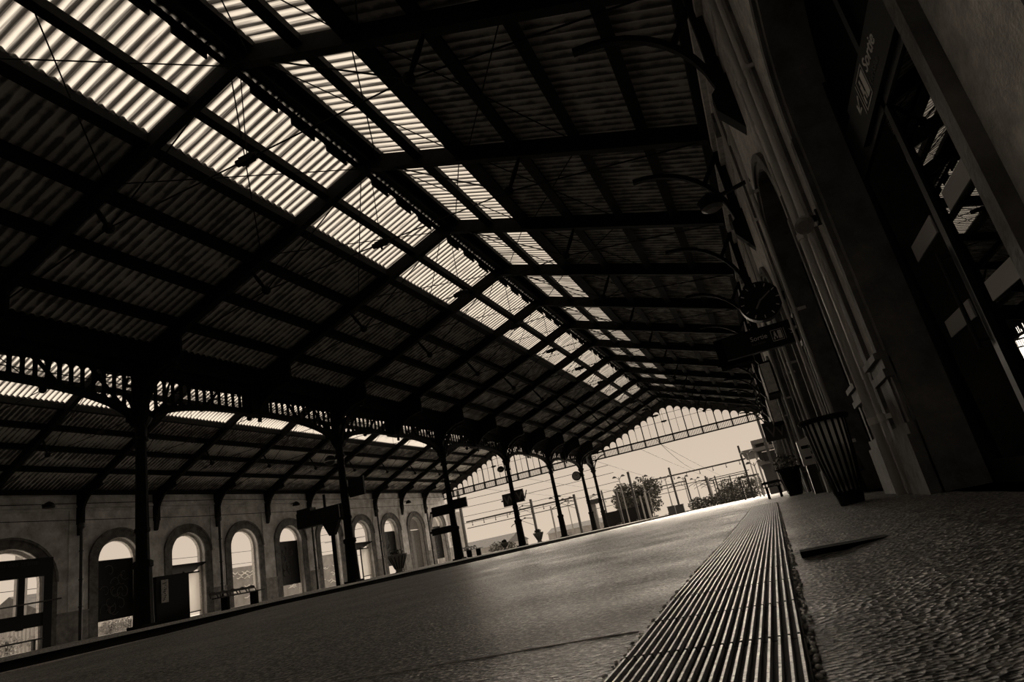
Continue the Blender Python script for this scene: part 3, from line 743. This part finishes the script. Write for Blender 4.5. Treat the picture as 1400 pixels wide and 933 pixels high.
# dark pilasters with pipes
for i in range(15):
    c = DW[0]+2.01+4.44*i
    b = MB(); b.box(XR-.035, XR+.02, c-.02, c+.42, 1.0, 6.6); b.box(XR-.13, XR, c-.06, c+.46, 6.4, 6.6); b.box(XR-.045, XR, c-.02, c+.43, 0, 1.0); st(b, 'trim_6', STONEL)
b = MB(); b.box(XR-.10, XR, YB, YG, 6.62, 6.74); b.box(XR-.05, XR, YB, YG, 6.86, 6.92); b.box(XR-.16, XR, YB, YG, 6.98, 7.12); b.box(XR-.03, XR, YB, YG, 5.9, 5.95); st(b, 'trim_7', PLAST)
def downpipe(y, label, r=.045, top=6.3, x=XR-.13):
    t = empty('downpipe', (x, y, 0), label, 'pipe', 'pipes on the station wall')
    MB().tube([(0, 0, -.02), (0, 0, top)], r, 12).build('pipe', BRASS, t, smooth=True)
    for z in (.62, 2.4, 4.2): MB().disc((0, 0, z), r*1.35, (0, 0, 1), .06, 12).box(0, .14, -.012, .012, z-.02, z+.02).build('collar', BRASS, t)
downpipe(5.87, 'slim pale downpipe nearest the first plastered pier', .022, 6.3, .96)
downpipe(6.09, 'thick pale downpipe left of the first plastered pier', .036, 6.3, .93)
downpipe(6.95, 'thin conduit along the edge of the second door arch', .012, 4.8, XR-.05)
downpipe(8.72, 'pipe on the station wall just right of the exit sign', .026, 6.3, .93)
downpipe(9.72, 'pipe on the station wall behind the hanging exit sign', .02, 6.3, .93)
downpipe(12.5, 'pipe on the station wall left of the litter basket', .03, 6.3, .93)
downpipe(13.6, 'thinner pipe on the station wall left of the litter basket', .022, 6.3, .93)
downpipe(17.4, 'pipe on the station wall near the ticket stamper', .03, 6.3, .93)
downpipe(21.6, 'pipe on the station wall under the lit posters', .03, 6.3, .93)
downpipe(26.0, 'farther pipe on the station wall', .03, 6.3, .93)
downpipe(30.4, 'farthest pipe on the station wall', .03, 6.3, .93)

# writing on the transom of the nearest door arch
def picto(b, o_, r_, u_, s):
    o_, r_, u_ = Vector(o_), Vector(r_), Vector(u_); n_ = r_.cross(u_)
    def rect(x0, y0, x1, y1, d=.002):
        vs = [o_+r_*(x*s)+u_*(y*s)+n_*k for k in (0, d) for x, y in ((x0, y0), (x1, y0), (x1, y1), (x0, y1))]
        b.add(vs, [(0, 1, 2, 3), (4, 5, 6, 7), (0, 1, 5, 4), (1, 2, 6, 5), (2, 3, 7, 6), (3, 0, 4, 7)])
    return rect
LET = mat('sign_letters', .92, .7)
def wayfind(parent, o_, r_, u_, s, order):
    """exit wording, a framed pictogram of a person and a door, and an arrow"""
    o_ = Vector(o_); r_ = Vector(r_); u_ = Vector(u_)
    b = MB()
    if order == 'text_first': tx, px, lx, ax = 0, 1.25, 2.02, 2.25
    else: ax, lx, px, tx = 0, .42, .55, 1.35
    text('Sortie', .42*s, 'lettering', LET, parent, (o_+r_*(tx*s)+u_*(.35*s), r_, u_))
    text('Exit Salida', .20*s, 'small_lettering', mat('dim_sign', .16) if 'dim_sign' not in bpy.data.materials else bpy.data.materials['dim_sign'], parent, (o_+r_*(tx*s)+u_*(.08*s), r_, u_))
    f = picto(b, o_, r_, u_, s)
    for q in ((px, .0, px+.68, .03), (px, .68, px+.68, .70), (px, 0, px+.02, .7), (px+.66, 0, px+.68, .7)): f(*q)
    f(px+.38, .1, px+.60, .62); f(px+.18, .5, px+.26, .6); f(px+.15, .28, px+.28, .48); f(px+.10, .1, px+.17, .28); f(px+.26, .14, px+.33, .28)
    f(lx, 0, lx+.025, .7)
    cx_, cy_ = ax+.2, .38
    n_ = r_.cross(u_); P = lambda x, y: o_+r_*(x*s)+u_*(y*s)+n_*.002
    sg = 1 if order == 'text_first' else -1
    b.bar(P(cx_-.14*sg, cy_+.15), P(cx_+.12*sg, cy_-.12), .05*s, .004, n_); b.bar(P(cx_+.13*sg, cy_-.15), P(cx_+.13*sg, cy_+.08), .05*s, .004, n_); b.bar(P(cx_+.15*sg, cy_-.13), P(cx_-.10*sg, cy_-.13), .05*s, .004, n_)
    b.build('pictogram', LET, parent)
t = empty('transom_sign', (0, 0, 0), 'black exit sign band above the nearest glazed doors', 'sign')
MB().box(XR+.235, XR+.265, 3.15, 4.65, 2.38, 2.70).build('band', BLACK, t)
wayfind(t, (XR+.233, 4.42, 2.43), (0, -1, 0), (0, 0, 1), .32, 'arrow_first')

# hanging exit sign and clock on the wall
t = empty('exit_sign', (XR, 10.0, 0), 'black exit sign sticking out from the wall under the clock', 'sign')
MB().box(-1.12, .0, -.05, .05, 2.24, 2.60).build('panel', BLACK, t)
MB().bar((-.05, 0, 2.42), (.02, 0, 2.42), .2, .5).build('mounting', BLACK, t)
wayfind(t, (-.72, -.055, 2.33), (1, 0, 0), (0, 0, 1), .245, 'text_first')
b = MB().box(-1.25, -.75, .2, .5, 2.2, 2.65); b.build('lamp_housing', BLACKM, t)
t = empty('station_clock', (XR-.40, 10.1, 3.02), 'round black double sided station clock on the wall bracket', 'clock')
MB().disc((0, 0, 0), .315, (0, 1, 0), .16, 40).build('case', BLACK, t)
for i in range(12):
    a = 2*PI*i/12; r0, r1 = .235, .285
    MB().bar((r0*math.sin(a), -.083, r0*math.cos(a)), (r1*math.sin(a), -.083, r1*math.cos(a)), .014, .004, (0, 1, 0)).build('hour_mark', WHITE, t)
for a, l, wd in ((math.radians(58), .21, .02), (math.radians(218), .14, .026)):
    MB().bar((-.03*math.sin(a), -.09, -.03*math.cos(a)), (l*math.sin(a), -.09, l*math.cos(a)), wd, .006, (0, 1, 0)).build('hand', GREY, t)
MB().bar((.3, 0, 0), (.42, 0, 0), .08, .12).build('arm', BLACK, t)

# loudspeaker by the nearest pier
t = empty('loudspeaker', (XR-.02, 5.62, 2.36), 'pale drum shaped loudspeaker on the near plastered pier', 'loudspeaker')
MB().tube([(-.12, -.02, -.03), (-.15, -.14, -.09), (-.155, -.155, -.10)], [.075, .075, .05], 16).build('drum', mat('drum_paint', .30, .6, 0, .3, .15, 30), t, smooth=False)
b = MB().bar((0, 0, .0), (-.12, -.02, -.02), .03, .05); b.box(-.02, .02, -.05, .05, -.06, .06); b.build('bracket', BLACK, t)
# dish lamp by truss
t = empty('wall_lamp', (XR-.03, 9.25, 4.55), 'round dish lamp high on the station wall left of the second arch', 'lamp')
MB().bar((0, 0, .1), (-.6, 0, 0), .05, .05).build('arm', BLACK, t)
MB().lathe([(-.14, .03), (-.12, .16), (.0, .20), (.08, .1), (.12, .03)], (-.62, 0, 0), 20).build('shade', IRON, t); MB().lathe([(-.17, .1), (-.13, .165)], (-.62, 0, 0), 20).build('diffuser', GREY, t)

# litter bin: slatted basket with see-through bag
def bin_(loc, label, h=.80, flowers=False, s=1.0):
    t = empty('litter_basket' if not flowers else 'flower_basket', loc, label, 'litter bin' if not flowers else 'planter', None)
    r0, r1 = .12*s, .185*s; b = MB()
    for i in range(20):
        a = 2*PI*i/20; ca, sa = math.cos(a), math.sin(a)
        p = [(r0*ca, r0*sa, .10), ((r0*.45+r1*.55)*ca*1.05, (r0*.45+r1*.55)*sa*1.05, .10+(h-.12)*.5), (r1*ca, r1*sa, h-.03)]
        for p0, p1 in zip(p, p[1:]): b.bar(p0, p1, .022*s, .008, (ca, sa, 0))
    b.build('slats', IRON, t)
    b = MB(); b.ring(0, 0, r1-.035*s, r1+.03*s, 0, 2*PI, h-.04, h, 28, 'z'); b.ring(0, 0, r1*.78, r1*.80+.01, 0, 2*PI, h*.62, h*.64, 24, 'z') if 0 else None; b.tube([(r1*1.12*math.cos(2*PI*q/28), r1*1.12*math.sin(2*PI*q/28), h-.015) for q in range(29)], .02, 8, False); b.build('rim', IRON, t)
    b = MB(); b.lathe([(0, r0*.85), (.10, r0), (.12, r0+.005)], n=20); b.build('foot', IRON, t)
    if not flowers:
        m = bpy.data.materials.new('bag_film'); m.use_nodes = True; n_ = m.node_tree; n_.nodes.clear(); o = n_.nodes.new('ShaderNodeOutputMaterial'); a = n_.nodes.new('ShaderNodeBsdfTranslucent'); d = n_.nodes.new('ShaderNodeBsdfDiffuse'); tp = n_.nodes.new('ShaderNodeBsdfTransparent')
        x = n_.nodes.new('ShaderNodeMixShader'); y_ = n_.nodes.new('ShaderNodeMixShader'); x.inputs[0].default_value = .3; y_.inputs[0].default_value = .12
        a.inputs[0].default_value = (.95, .93, .9, 1); d.inputs[0].default_value = (.7, .68, .64, 1)
        n_.links.new(a.outputs[0], x.inputs[1]); n_.links.new(d.outputs[0], x.inputs[2]); n_.links.new(x.outputs[0], y_.inputs[1]); n_.links.new(tp.outputs[0], y_.inputs[2]); n_.links.new(y_.outputs[0], o.inputs[0])
        b = MB(); N = 40
        rows = [(.13, r0*.85), (.3, r0*1.1), (.5, r0*1.27), (h-.08, r1*.92), (h+.005, r1*.97)]
        for z, r in rows:
            for k in range(N):
                a_ = 2*PI*k/N; rr = r*(1+.025*math.sin(a_*9+z*7)); b.v.append((rr*math.cos(a_), rr*math.sin(a_), z))
        for j in range(len(rows)-1):
            for k in range(N): b.f.append((j*N+k, j*N+(k+1) % N, (j+1)*N+(k+1) % N, (j+1)*N+k))
        b.build('bag', m, t, smooth=True)
        b = MB(); rnd = random.Random(3)
        for q in range(26):
            z = .17+.36*rnd.random(); a_ = rnd.uniform(0, 6.28); r = rnd.uniform(0, r0*.55+.10*(z-.17)); b.ball((r*math.cos(a_), r*math.sin(a_), z), rnd.uniform(.03, .055), 7, 5, (1, 1, rnd.uniform(.6, 1.4)))
        b.build('rubbish', BLACKM, t)
    else:
        rnd = random.Random(5); b = MB(); leafclump(b, (0, 0, h+.12), r1*1.25, 260, .05, rnd, .8); b.build('foliage', LEAF, t)
        b = MB(); leafclump(b, (0, 0, h+.18), r1*1.3, 120, .04, rnd, .8); b.build('blossoms', PETAL, t)
        MB().lathe([(.12, r0*.9), (h-.05, r1*.9)], n=16).build('liner', BLACK, t)
    return t
bin_((.60, 6.55, gz(6.6)*.35), 'dark slatted litter basket with see-through bag by the near pipes')
bin_((.55, 21.4, -.02), 'slatted flower basket with pale blossoms beside the far bench', .85, True, 1.75)
# bell shaped bollard lamp behind the bin
t = empty('wall_tap', (XR-.10, 9.2, 0), 'small bell shaped fixture at the wall foot behind the litter basket', 'fixture')
MB().lathe([(.0, .11), (.25, .10), (.27, .16), (.42, .15), (.58, .06), (.62, .02)], n=16).build('body', GREY, t, smooth=True)
# ticket stamper, posters
t = empty('ticket_stamper', (.88, 15.6, 0), 'white ticket stamping post by the wall behind the litter basket', 'ticket machine')
MB().box(-.10, .10, -.12, .12, 0, .62).build('post', IRONL, t); b = MB().box(-.14, .14, -.14, .14, .62, 1.16); b.prism([(-.14, 1.16), (.14, 1.16), (.14, 1.24)], 'y', -.14, .14); b.build('head', WHITE, t)
MB().box(-.08, .08, -.145, -.14, .98, 1.05).build('slot', BLACK, t); MB().box(-.07, .07, -.145, -.14, .75, .80).build('slot', BLACK, t)
for nm, y, z0, z1 in (('upper lit poster case on the station wall past the exit sign', 20.6, 3.0, 3.9), ('lower lit poster case on the station wall past the exit sign', 24.5, 2.5, 3.4)):
    t = empty('poster_case', (XR-.08, y, 0), nm, 'poster', 'lit poster cases on the station wall')
    MB().box(-.30, .04, -.55, .75, z0-.06, z1+.06).build('case', IRON, t); MB().box(-.32, -.30, -.5, .7, z0, z1).build('poster', PAPER, t)
    MB().box(-.28, .0, -.565, -.55, z0, z1).build('end_face', PAPER, t)
t = empty('hanging_sign', (XR-.45, 25.0, 0), 'square dark panel with painted W reflection, sticking out of the station wall', 'sign')
MB().box(-.35, .45, -.05, .05, 1.95, 2.65).build('panel', IRONL, t); text('W', .62, 'painted_reflection', GREY, t, ((-.24, -.055, 2.08), (1, 0, 0), (0, 0, 1)))  # zigzag reflection painted on the panel as a grey W
# bench and bollards near the far flower basket
def bench(loc, label, L=1.9, rz=0):
    t = empty('platform_bench', loc, label, 'bench', 'platform benches', rz)
    b = MB()
    for i in range(4): b.box(-.22+.11*i, -.14+.11*i, -L/2, L/2, .43, .47)
    b.build('seat', WOOD, t)
    b = MB()
    for i in range(5):
        y = -L/2+.12+i*(L-.24)/4; b.tube([(-.24, y-.15, .47), (-.30, y-.13, .62), (-.31, y, .66), (-.30, y+.13, .62), (-.24, y+.15, .47)], .02, 6)
    b.box(-.30, -.26, -L/2, L/2, .56, .64); b.build('backrest', WOOD, t)
    for s_ in (-1, 1):
        MB().box(-.14, .14, s_*L*.33-.05, s_*L*.33+.05, 0, .43).build('leg', IRON, t)
    return t
bench((-17.3, 17.3, .12), 'dark platform bench left of the second column')
bench((-17.3, 35.4, .12), 'dark platform bench right of the third column')
bench((-.05, 27.5, -.02), 'small bench beside the flower basket at the far wall', .7, PI/2)
# ------------------------------------------------------------------ things on the middle platform
t = empty('departure_board', (-17.3, 22.5, .12), 'large black departure display on a post beside the second column', 'display board')
MB().box(-1.62, .74, -.22, .22, 2.60, 3.24).build('display_case', BLACK, t); MB().box(.60, .63, -.232, -.22, 2.68, 3.2).build('edge_light', WHITE, t)
MB().prism([(-.42, 2.61), (.42, 2.61), (.12, 2.05), (-.12, 2.05)], 'y', -.1, .1).build('yoke', BLACK, t)
MB().tube([(0, 0, 0), (0, 0, 2.6)], .085, 12).build('post', IRON, t); MB().box(-.30, -.22, -.04, .04, 3.2, 3.8).build('aerial', IRON, t); MB().box(-1.6, -.9, -.2, .2, 3.23, 3.40).build('top_box', BLACK, t)
def sign_panel(loc, w_, h_, label, rz=0, m=BLACK, painted_reflection=None, d=.1):
    t = empty('hanging_sign', loc, label, 'sign', None, rz)
    MB().box(-w_/2, w_/2, -d/2, d/2, -h_/2, h_/2).build('panel', m, t)
    MB().box(-w_/2-.12, -w_/2, -.03, .03, -.05, .05).build('clamp', IRON, t)
    if painted_reflection: text(painted_reflection, h_*1.0, 'painted_reflection', GREY, t, ((-w_*.38, -d/2-.004, -h_*.36), (1, 0, 0), (0, 0, 1)))  # the W stands for a zigzag reflection, put on as a grey mark
    return t
sign_panel((-15.05, YC[2]+.1, 3.7), .72, .72, 'square black sign high on the second column')
sign_panel((-16.25, YC[3], 2.75), 1.0, .5, 'small black sign on the left of the third column')
sign_panel((-15.05, YC[3], 2.9), .8, .5, 'small black sign on the right of the third column')
sign_panel((-16.35, YC[3], 1.75), 1.15, .34, 'narrow black sign low on the third column')
sign_panel((-16.05, YC[4], 3.15), .62, .80, 'square panel with painted W reflection on the left of the fourth column', 0, IRONL, 'W')
sign_panel((-15.15, YC[4], 3.25), .62, .80, 'square panel with painted W reflection on the right of the fourth column', 0, IRONL, 'W')
# clock and globe lamps on columns
t = empty('column_clock', (XCOL-.55, YC[6], 5.15), 'round dark clock on the sixth column', 'clock')
MB().disc((0, 0, 0), .42, (0, 1, 0), .2, 28).build('case', IRON, t); MB().disc((0, -.11, 0), .34, (0, 1, 0), .02, 28).build('face', GREY, t); MB().bar((.4, 0, 0), (.5, 0, 0), .1, .1).build('arm', IRON, t)
b = MB(); b.bar((0, -.13, 0), (.18, -.13, .14), .03, .01, (0, 1, 0)); b.bar((0, -.13, 0), (-.04, -.13, .28), .03, .01, (0, 1, 0)); b.build('hands', BLACK, t)
for x, y, z, l in ((XCOL-.5, YC[4], 5.2, 'dark globe lamp on the fourth column'), (XCOL-.5, YC[2], 5.0, 'dark globe lamp on the second column')):
    t = empty('globe_lamp', (x, y, z), l, 'lamp', 'globe lamps on the iron columns')
    MB().ball((0, 0, 0), .24, 16, 10, (1, 1, .85)).build('globe', IRONL, t, smooth=True); MB().ring(0, 0, .23, .26, 0, 2*PI, -.06, -.03, 20, 'z').build('rim', WHITE, t); MB().bar((.22, 0, 0), (.42, 0, .02), .05, .05).build('arm', IRON, t)
# round planters
def planter(loc, label, plant=True, s=1):
    t = empty('platform_planter', loc, label, 'planter', 'tapered planters on the middle platform')
    b = MB().lathe([(0, .2*s), (.05, .22*s), (.1, .16*s), (.2, .18*s), (.75*s, .42*s), (.80*s, .46*s), (.84*s, .46*s), (.85*s, .36*s)], n=18); b.build('pot', GREY, t)
    b = MB()
    for i in range(14):
        a = 2*PI*i/14; b.bar((.19*s*math.cos(a), .19*s*math.sin(a), .2), (.43*s*math.cos(a), .43*s*math.sin(a), .75*s), .03, .02, (math.cos(a), math.sin(a), 0))
    b.build('staves', IRON, t)
    b = MB(); rnd = random.Random(int(loc[1])); leafclump(b, (0, 0, .95*s), .3*s, 200 if plant else 50, .06, rnd, .6); b.build('foliage', LEAF, t)
planter((-16.0, 25.1, .12), 'tapered planter right of the second column', False, .95)
planter((-17.6, YC[4]+1.8, .12), 'leafy planter just right of the fourth column', True, .6)
planter((-16.4, YC[4]+5.4, .12), 'tapered planter between the fourth and fifth columns', True, .85)
# ticket kiosk by the nearest column
t = empty('ticket_kiosk', (-18.0, 15.15, .12), 'black notice kiosk right of the nearest column', 'kiosk')
MB().box(-.25, .25, -.62, .55, 0, 1.40).build('cabinet', BLACK, t); MB().box(.25, .27, -.46, -.22, .62, 1.28).build('lit_poster', PAPER, t)
b = MB(); 
for q in range(9): b.tube([(.275, -.42+.03*(q % 4), .68+.06*q), (.275, -.36+.03*(q % 3), .71+.06*q)], .012, 5)
b.build('poster_marks', BLACK, t)

# lamps on the arcade wall
for i, (y, z) in enumerate(((20.9, 6.75), (38.6, 6.5), (54.5, 6.4))):
    t = empty('wall_lamp', (XW+.12, y, z), 'dark round lamp high on the arcade wall, '+['above the leftmost arch', 'left of the departure board', 'near the far end'][i], 'lamp', 'lamps on the arcade wall')
    MB().tube([(0, 0, 0), (.3, 0, .05), (.5, 0, 0)], .03, 6).build('arm', IRON, t); MB().lathe([(-.2, .27), (-.1, .27), (.02, .18), (.1, .05)], (.5, 0, 0), 14).build('shade', BLACK, t)
# cable runs along the arcade wall
for i, (z, dz) in enumerate(((5.85, .0), (6.2, .25))):
    tag(MB().tube([(XW+.6+i*2, 17, z+.1), (XW+.5+i*2, 30, z+dz), (XW+.5+i*2, 45, z+.1), (XW+.4+i*2, 60, z+.2)], .018, 6).build('cable', IRON), ['thin cable strung along the arcade wall below the cornice', 'thin cable strung in front of the arcade wall cornice'][i], 'cable')

# ------------------------------------------------------------------ outside beyond the gable
MAST = mat('mast_steel', .055, .6, 0, .3)
POST = mat('pale_post', .30, .7)
def mast(x, y, h, label, arms=0, z=-1.0, wd=.26, m=MAST):
    t = empty('catenary_mast', (x, y, z), label, 'mast', 'overhead line masts beyond the gable')
    b = MB(); b.box(-wd/2, wd/2, -wd/2, wd/2, 0, h+1); b.box(-wd, wd, -wd, wd, 0, .25); b.build('shaft', m, t)
    for i in range(arms):
        b = MB(); zz = h+.2-i*1.5; b.tube([(0, 0, zz), (-1.2, 0, zz+.25), (-3.0, 0, zz-.25), (-3.2, 0, zz-.45)], .05, 6); b.tube([(0, 0, zz-.9), (-1.8, 0, zz+.1)], .03, 5); b.ball((-1.2, 0, zz+.25), .12, 7, 5); b.build('cantilever', m, t)
    return t
ml = [(-33.5, 67, 7.6, 'tall mast just right of the arcade end', 0), (-27.8, 75, 5.3, 'mast between the fourth column signs and fifth column', 2), (-22.2, 75, 4.7, 'mast between the fifth and sixth columns', 1), (-18.2, 80, 4.2, 'mast just right of the last column', 0), (-15.1, 75, 5.8, 'mast in front of the big tree, left of its crown', 0),
      (-12.4, 90, 6.2, 'dark mast right of the tree carrying the track gantry', 0), (-2.75, 90, 6.9, 'dark mast left of the canopy building', 0), (-13.6, 115, 5.6, 'far mast right of the tree', 1), (-10.5, 118, 5.2, 'far mast, left one of the row toward the hedge', 1), (-9.9, 131, 5.4, 'far mast, second of the row toward the hedge', 1), (-8.0, 146, 5.4, 'far mast, third of the row toward the hedge', 1), (-4.6, 152, 5.4, 'far mast, last of the row before the hedge', 1), (-28.0, 112, 6.5, 'far mast left of the sixth column', 1), (-12.6, 145, 6, 'farthest mast behind the gantry', 1), (.5, 66, 9.5, 'tall mast rising behind the station wall end', 0)]
for i in range(12): ml.append((-13.2+i*.9+.3*math.sin(i*5), 150+i*9, 5.5+.5*math.sin(i*3), 'distant thin mast beyond the gantries, %s from the left' % ORD[i], 1))
for x, y, h, l, a in ml: mast(x, y, h, l, a)
for i, (x, y, h, l) in enumerate([(-34.2, 65.5, 7.0, 'pale square post beside the tall mast at the arcade end'), (-14.6, 76, 2.9, 'pale post under the big tree, left one'), (-14.2, 77, 3.2, 'pale post under the big tree, right one'), (-24.4, 72, 3.8, 'pale slim post left of the fifth column')]): mast(x, y, h, l, 0, -1.0, .16, POST)
def gantry(x0, x1, y, z, label, drop=1.3):
    t = empty('track_gantry', (0, y, 0), label, 'gantry', 'gantries over the tracks')
    b = MB(); b.bar((x0, 0, z), (x1, 0, z), .18, .18); b.bar((x0, 0, z-drop), (x1, 0, z-drop), .09, .09)
    b.build('beam', MAST, t); b = MB(); n = int((x1-x0)/1.6)
    for i in range(n): x = x0+(i+.5)*(x1-x0)/n; b.tube([(x, 0, z), (x, 0, z-.5)], .04, 5); b.ball((x, 0, z-.5), .09, 6, 4)
    b.build('insulators', MAST, t)
gantry(-16.5, -2.3, 90, 5.05, 'gantry spanning from the big tree to the canopy building', 1.5)
gantry(-37, -22.2, 75, 4.35, 'gantry seen behind the fourth column signs', .8)
gantry(-31, -13.6, 115, 5.0, 'far gantry above the big tree')
gantry(-12, -4, 140, 5.0, 'farthest gantry behind the hedge', .6)
def wire(pts, label, r=.022): tag(MB().tube(pts, r, 5).build('overhead_wire', MAST), label, 'wire', 'overhead wires')
def sag(a, b_, s_, n=8): return [Vector(a).lerp(Vector(b_), i/n)-Vector((0, 0, s_*4*(i/n)*(1-i/n))) for i in range(n+1)]
wire(sag((-8.6, 61.4, 6.6), (-8.6, 140, 5.0), .2), 'overhead wire nearest the canopy building'); wire(sag((-10.6, 61.4, 6.6), (-10.6, 140, 5.0), .2), 'overhead wire, second from the right')
wire(sag((-15.3, 61.4, 6.6), (-15.3, 115, 5.0), .2), 'overhead wire just right of the last column'); wire(sag((-9.0, 61.4, 7.3), (-9.0, 90, 5.1), .5), 'sagging upper wire right of the gable centre')
wire(sag((-23, 62, 6.6), (-23, 115, 5.0), .2), 'overhead wire left of the sixth column'); wire(sag((-28, 62.4, 6.6), (-28, 115, 5.0), .2), 'overhead wire left of the fourth column')
for i, z in enumerate((7.0, 6.2, 5.2, 4.4)): wire(sag((-60, 72+i*2, z+.8), (-17, 74+i*2, z), .4), 'cross span wire behind the columns, %s from the top' % ORD[i], .03)
for i, z in enumerate((4.3, 3.4, 2.6)): wire(sag((-41, 12, z+.4), (-40, 62, z), .3), 'wire seen through the arches, %s from the top' % ORD[i], .02)
def lamp_post(x, y, h, label, double=True):
    t = empty('lamp_post', (x, y, -1.0), label, 'street lamp', 'lamp posts beyond the gable')
    MB().tube([(0, 0, 0), (0, 0, h+.9)], [.09, .05], 8).build('pole', POST if h > 0 else MAST, t)
    for s_ in ((-1, 1) if double else (1,)):
        b = MB(); b.tube([(0, 0, h+.55), (s_*.35, 0, h+.95), (s_*.5, 0, h+1.0)], .03, 6); b.lathe([(-.12, .28), (-.05, .28), (.08, .17), (.14, .05)], (s_*.55, 0, h+1.0), 12); b.build('head', MAST, t)
for x, y, h, l in [(-17.4, 80, 5.9, 'double lamp post left of the big tree crown'), (-14.8, 81, 5.3, 'double lamp post above the big tree crown'), (-13.0, 88, 5.0, 'double lamp post right of the big tree'), (-11.9, 98, 5.0, 'double lamp post beside the gantry mast'), (-11.5, 110, 4.9, 'far double lamp post, first right of the gantry mast'), (-10.8, 125, 4.8, 'far double lamp post, second right of the gantry mast'), (-11.6, 136, 4.8, 'far double lamp post, third right of the gantry mast'), (-25.1, 76.5, 5.0, 'double lamp post left of the fifth column'),
                   (-26.3, 85, 5.0, 'double lamp post just right of the fifth column'), (-25.6, 95, 5.2, 'double lamp post left of the sixth column'), (-17.2, 97, 4.2, 'small double lamp post right of the last column'), (-1.7, 80, 5.2, 'double lamp post in front of the canopy building'), (-1.2, 72, 3.6, 'lower lamp post in front of the canopy building')]: lamp_post(x, y, h, l)
# tree
def tree(x, y, r, h, label, n=2600, s=.22, z=-1.0):
    rnd = random.Random(11); t = empty('tree', (x, y, z), label, 'tree')
    b = MB().tube([(0, 0, 0), (.1, 0, h*.35), (0, .1, h*.6)], [.28, .22, .12], 8)
    cl = []
    for i in range(22):
        a = rnd.uniform(0, 6.28); q = rnd.uniform(.2, .78)*r; zz = h*.62+rnd.uniform(-.42, .42)*r*1.3*(1-.5*q/r); cl.append((q*math.cos(a), q*math.sin(a), zz)); b.tube([(0, 0, h*.35), (q*math.cos(a)*.5, q*math.sin(a)*.5, (h*.4+zz)/2), cl[-1]], [.09, .06, .02], 5)
    b.build('trunk', BARK, t); b = MB()
    for c in cl: leafclump(b, c, r*.42, n//22, s, rnd, .9)
    b.build('crown', LEAF, t)
tree(-22.0, 110, 4.2, 7.9, 'big leafy tree beyond the gable between the masts', 5200, .26)
tree(-6.5, 135, 4.0, 4.4, 'broad low tree left of the canopy building', 2400, .25)
tree(-9.8, 150, 3.0, 4.0, 'small far tree left of the broad low tree', 1400, .25)
bush(-30.5, 68.5, 1.0, 'dark bush right of the arcade end', 600, .1, LEAF, -.3); bush(-29.0, 68.8, .8, 'second dark bush right of the arcade end', 500, .1, LEAF, -.3)
for i, (x, y) in enumerate([(-11, 100), (-9.6, 104), (-8.2, 108), (-6.8, 112), (-5.6, 116), (-4.2, 112)]): bush(x, y, 1.5, 'dark trackside bush below the gantry, %s from the left' % ORD[i], 500, .2, LEAF, -.4)
for i, (x, y) in enumerate([(-17, 84), (-15.6, 88), (-14.2, 92), (-19, 82)]): bush(x, y, .9, 'small bush on the verge under the big tree, %s' % ['leftmost but one', 'third from left', 'rightmost', 'leftmost'][i], 350, .13, LEAF, -.9)
for i, (x, y) in enumerate([(-12.6, 84), (-11.9, 87), (-13.4, 93)]):
    t = empty('relay_cabinet', (x, y, -1.0), 'dark trackside relay cabinet near the gantry mast, %s' % ['nearest', 'right hand one', 'farthest'][i], 'cabinet', 'trackside cabinets')
    MB().box(-.45, .45, -.3, .3, 0, 2.0).build('body', MAST, t); MB().box(-.5, .5, -.35, .35, 2.0, 2.1).build('lid', MAST, t)
DARKW = mat('dark_wall', .012, .9, 0, .1)
t = empty('boundary_wall', (-22.2, 100, -1), 'low black wall under the big tree', 'wall'); MB().box(-3.6, 4.2, -.15, .15, 0, 3.2).build('wall_slab', DARKW, t); MB().box(-3.7, 4.3, -.2, .2, 3.2, 3.3).build('coping', DARKW, t)
house(-58, 125, 14, 12, 2.2, 1.7, 'far low building with pitched roof right of the arcade end', -1, 'x'); house(-38, 140, 20, 8, 2.4, 1.0, 'far long building between the fifth and sixth columns', -1, 'x')
graff(-37.0, 66.5, 74, 5.6, 'tall pale building side right of the arcade end', 6, 'boundary_wall')
t = empty('equipment_gate', (-18.0, 68, -1), 'grey framed box between the last two columns', 'cabinet')
b = MB().box(-.65, -.5, -.3, .3, 0, 4.2); b.box(.5, .65, -.3, .3, 0, 4.2); b.box(-.65, .65, -.3, .3, 3.8, 4.3); b.build('frame', MAST, t); MB().box(-.5, .0, -.2, .2, 0, 3.8).build('door', GREY, t)
# canopy building on the right, beyond the shed
t = empty('canopy_building', (0, 86, -1), 'dark grey building with stacked flat canopies at the far right', 'building')
MB().box(-.6, 8, 0, 14, 0, 7.2).build('walls', mat('building_wall', .08, .9), t)
for x0, z, h in ((-1.0, 7.2, .5), (-2.4, 6.3, .45), (-.8, 4.6, .5)):
    MB().box(x0, 8, -1.5, 14, z, z+h).build('canopy', mat('canopy_paint', .12) if 'canopy_paint' not in bpy.data.materials else bpy.data.materials['canopy_paint'], t)
b = MB().box(-.1, 1.5, -2.0, -1.7, 4.9, 6.0); b.build('dark_screen', BLACK, t); MB().box(-.1, 1.5, -2.05, -1.7, 6.0, 6.08).build('screen_edge', WHITE, t)
for x in (-.9, .9): MB().tube([(x, -1, 0), (x, -1, 7.2)], .12, 8).build('post', POST, t)
# glazed shelter
t = empty('platform_shelter', (-2.2, 75, -.03), 'small flat roofed shelter left of the canopy building', 'shelter')
MB().box(-1.1, 1.1, -.8, .8, 2.3, 2.45).build('roof', MAST, t)
for x in (-1, 1):
    for y in (-.7, .7): MB().box(x-.05, x+.05, y-.05, y+.05, 0, 2.3).build('post', MAST, t)
MB().box(-.9, .9, .66, .70, .2, 2.1).build('pane', CLEAR, t)
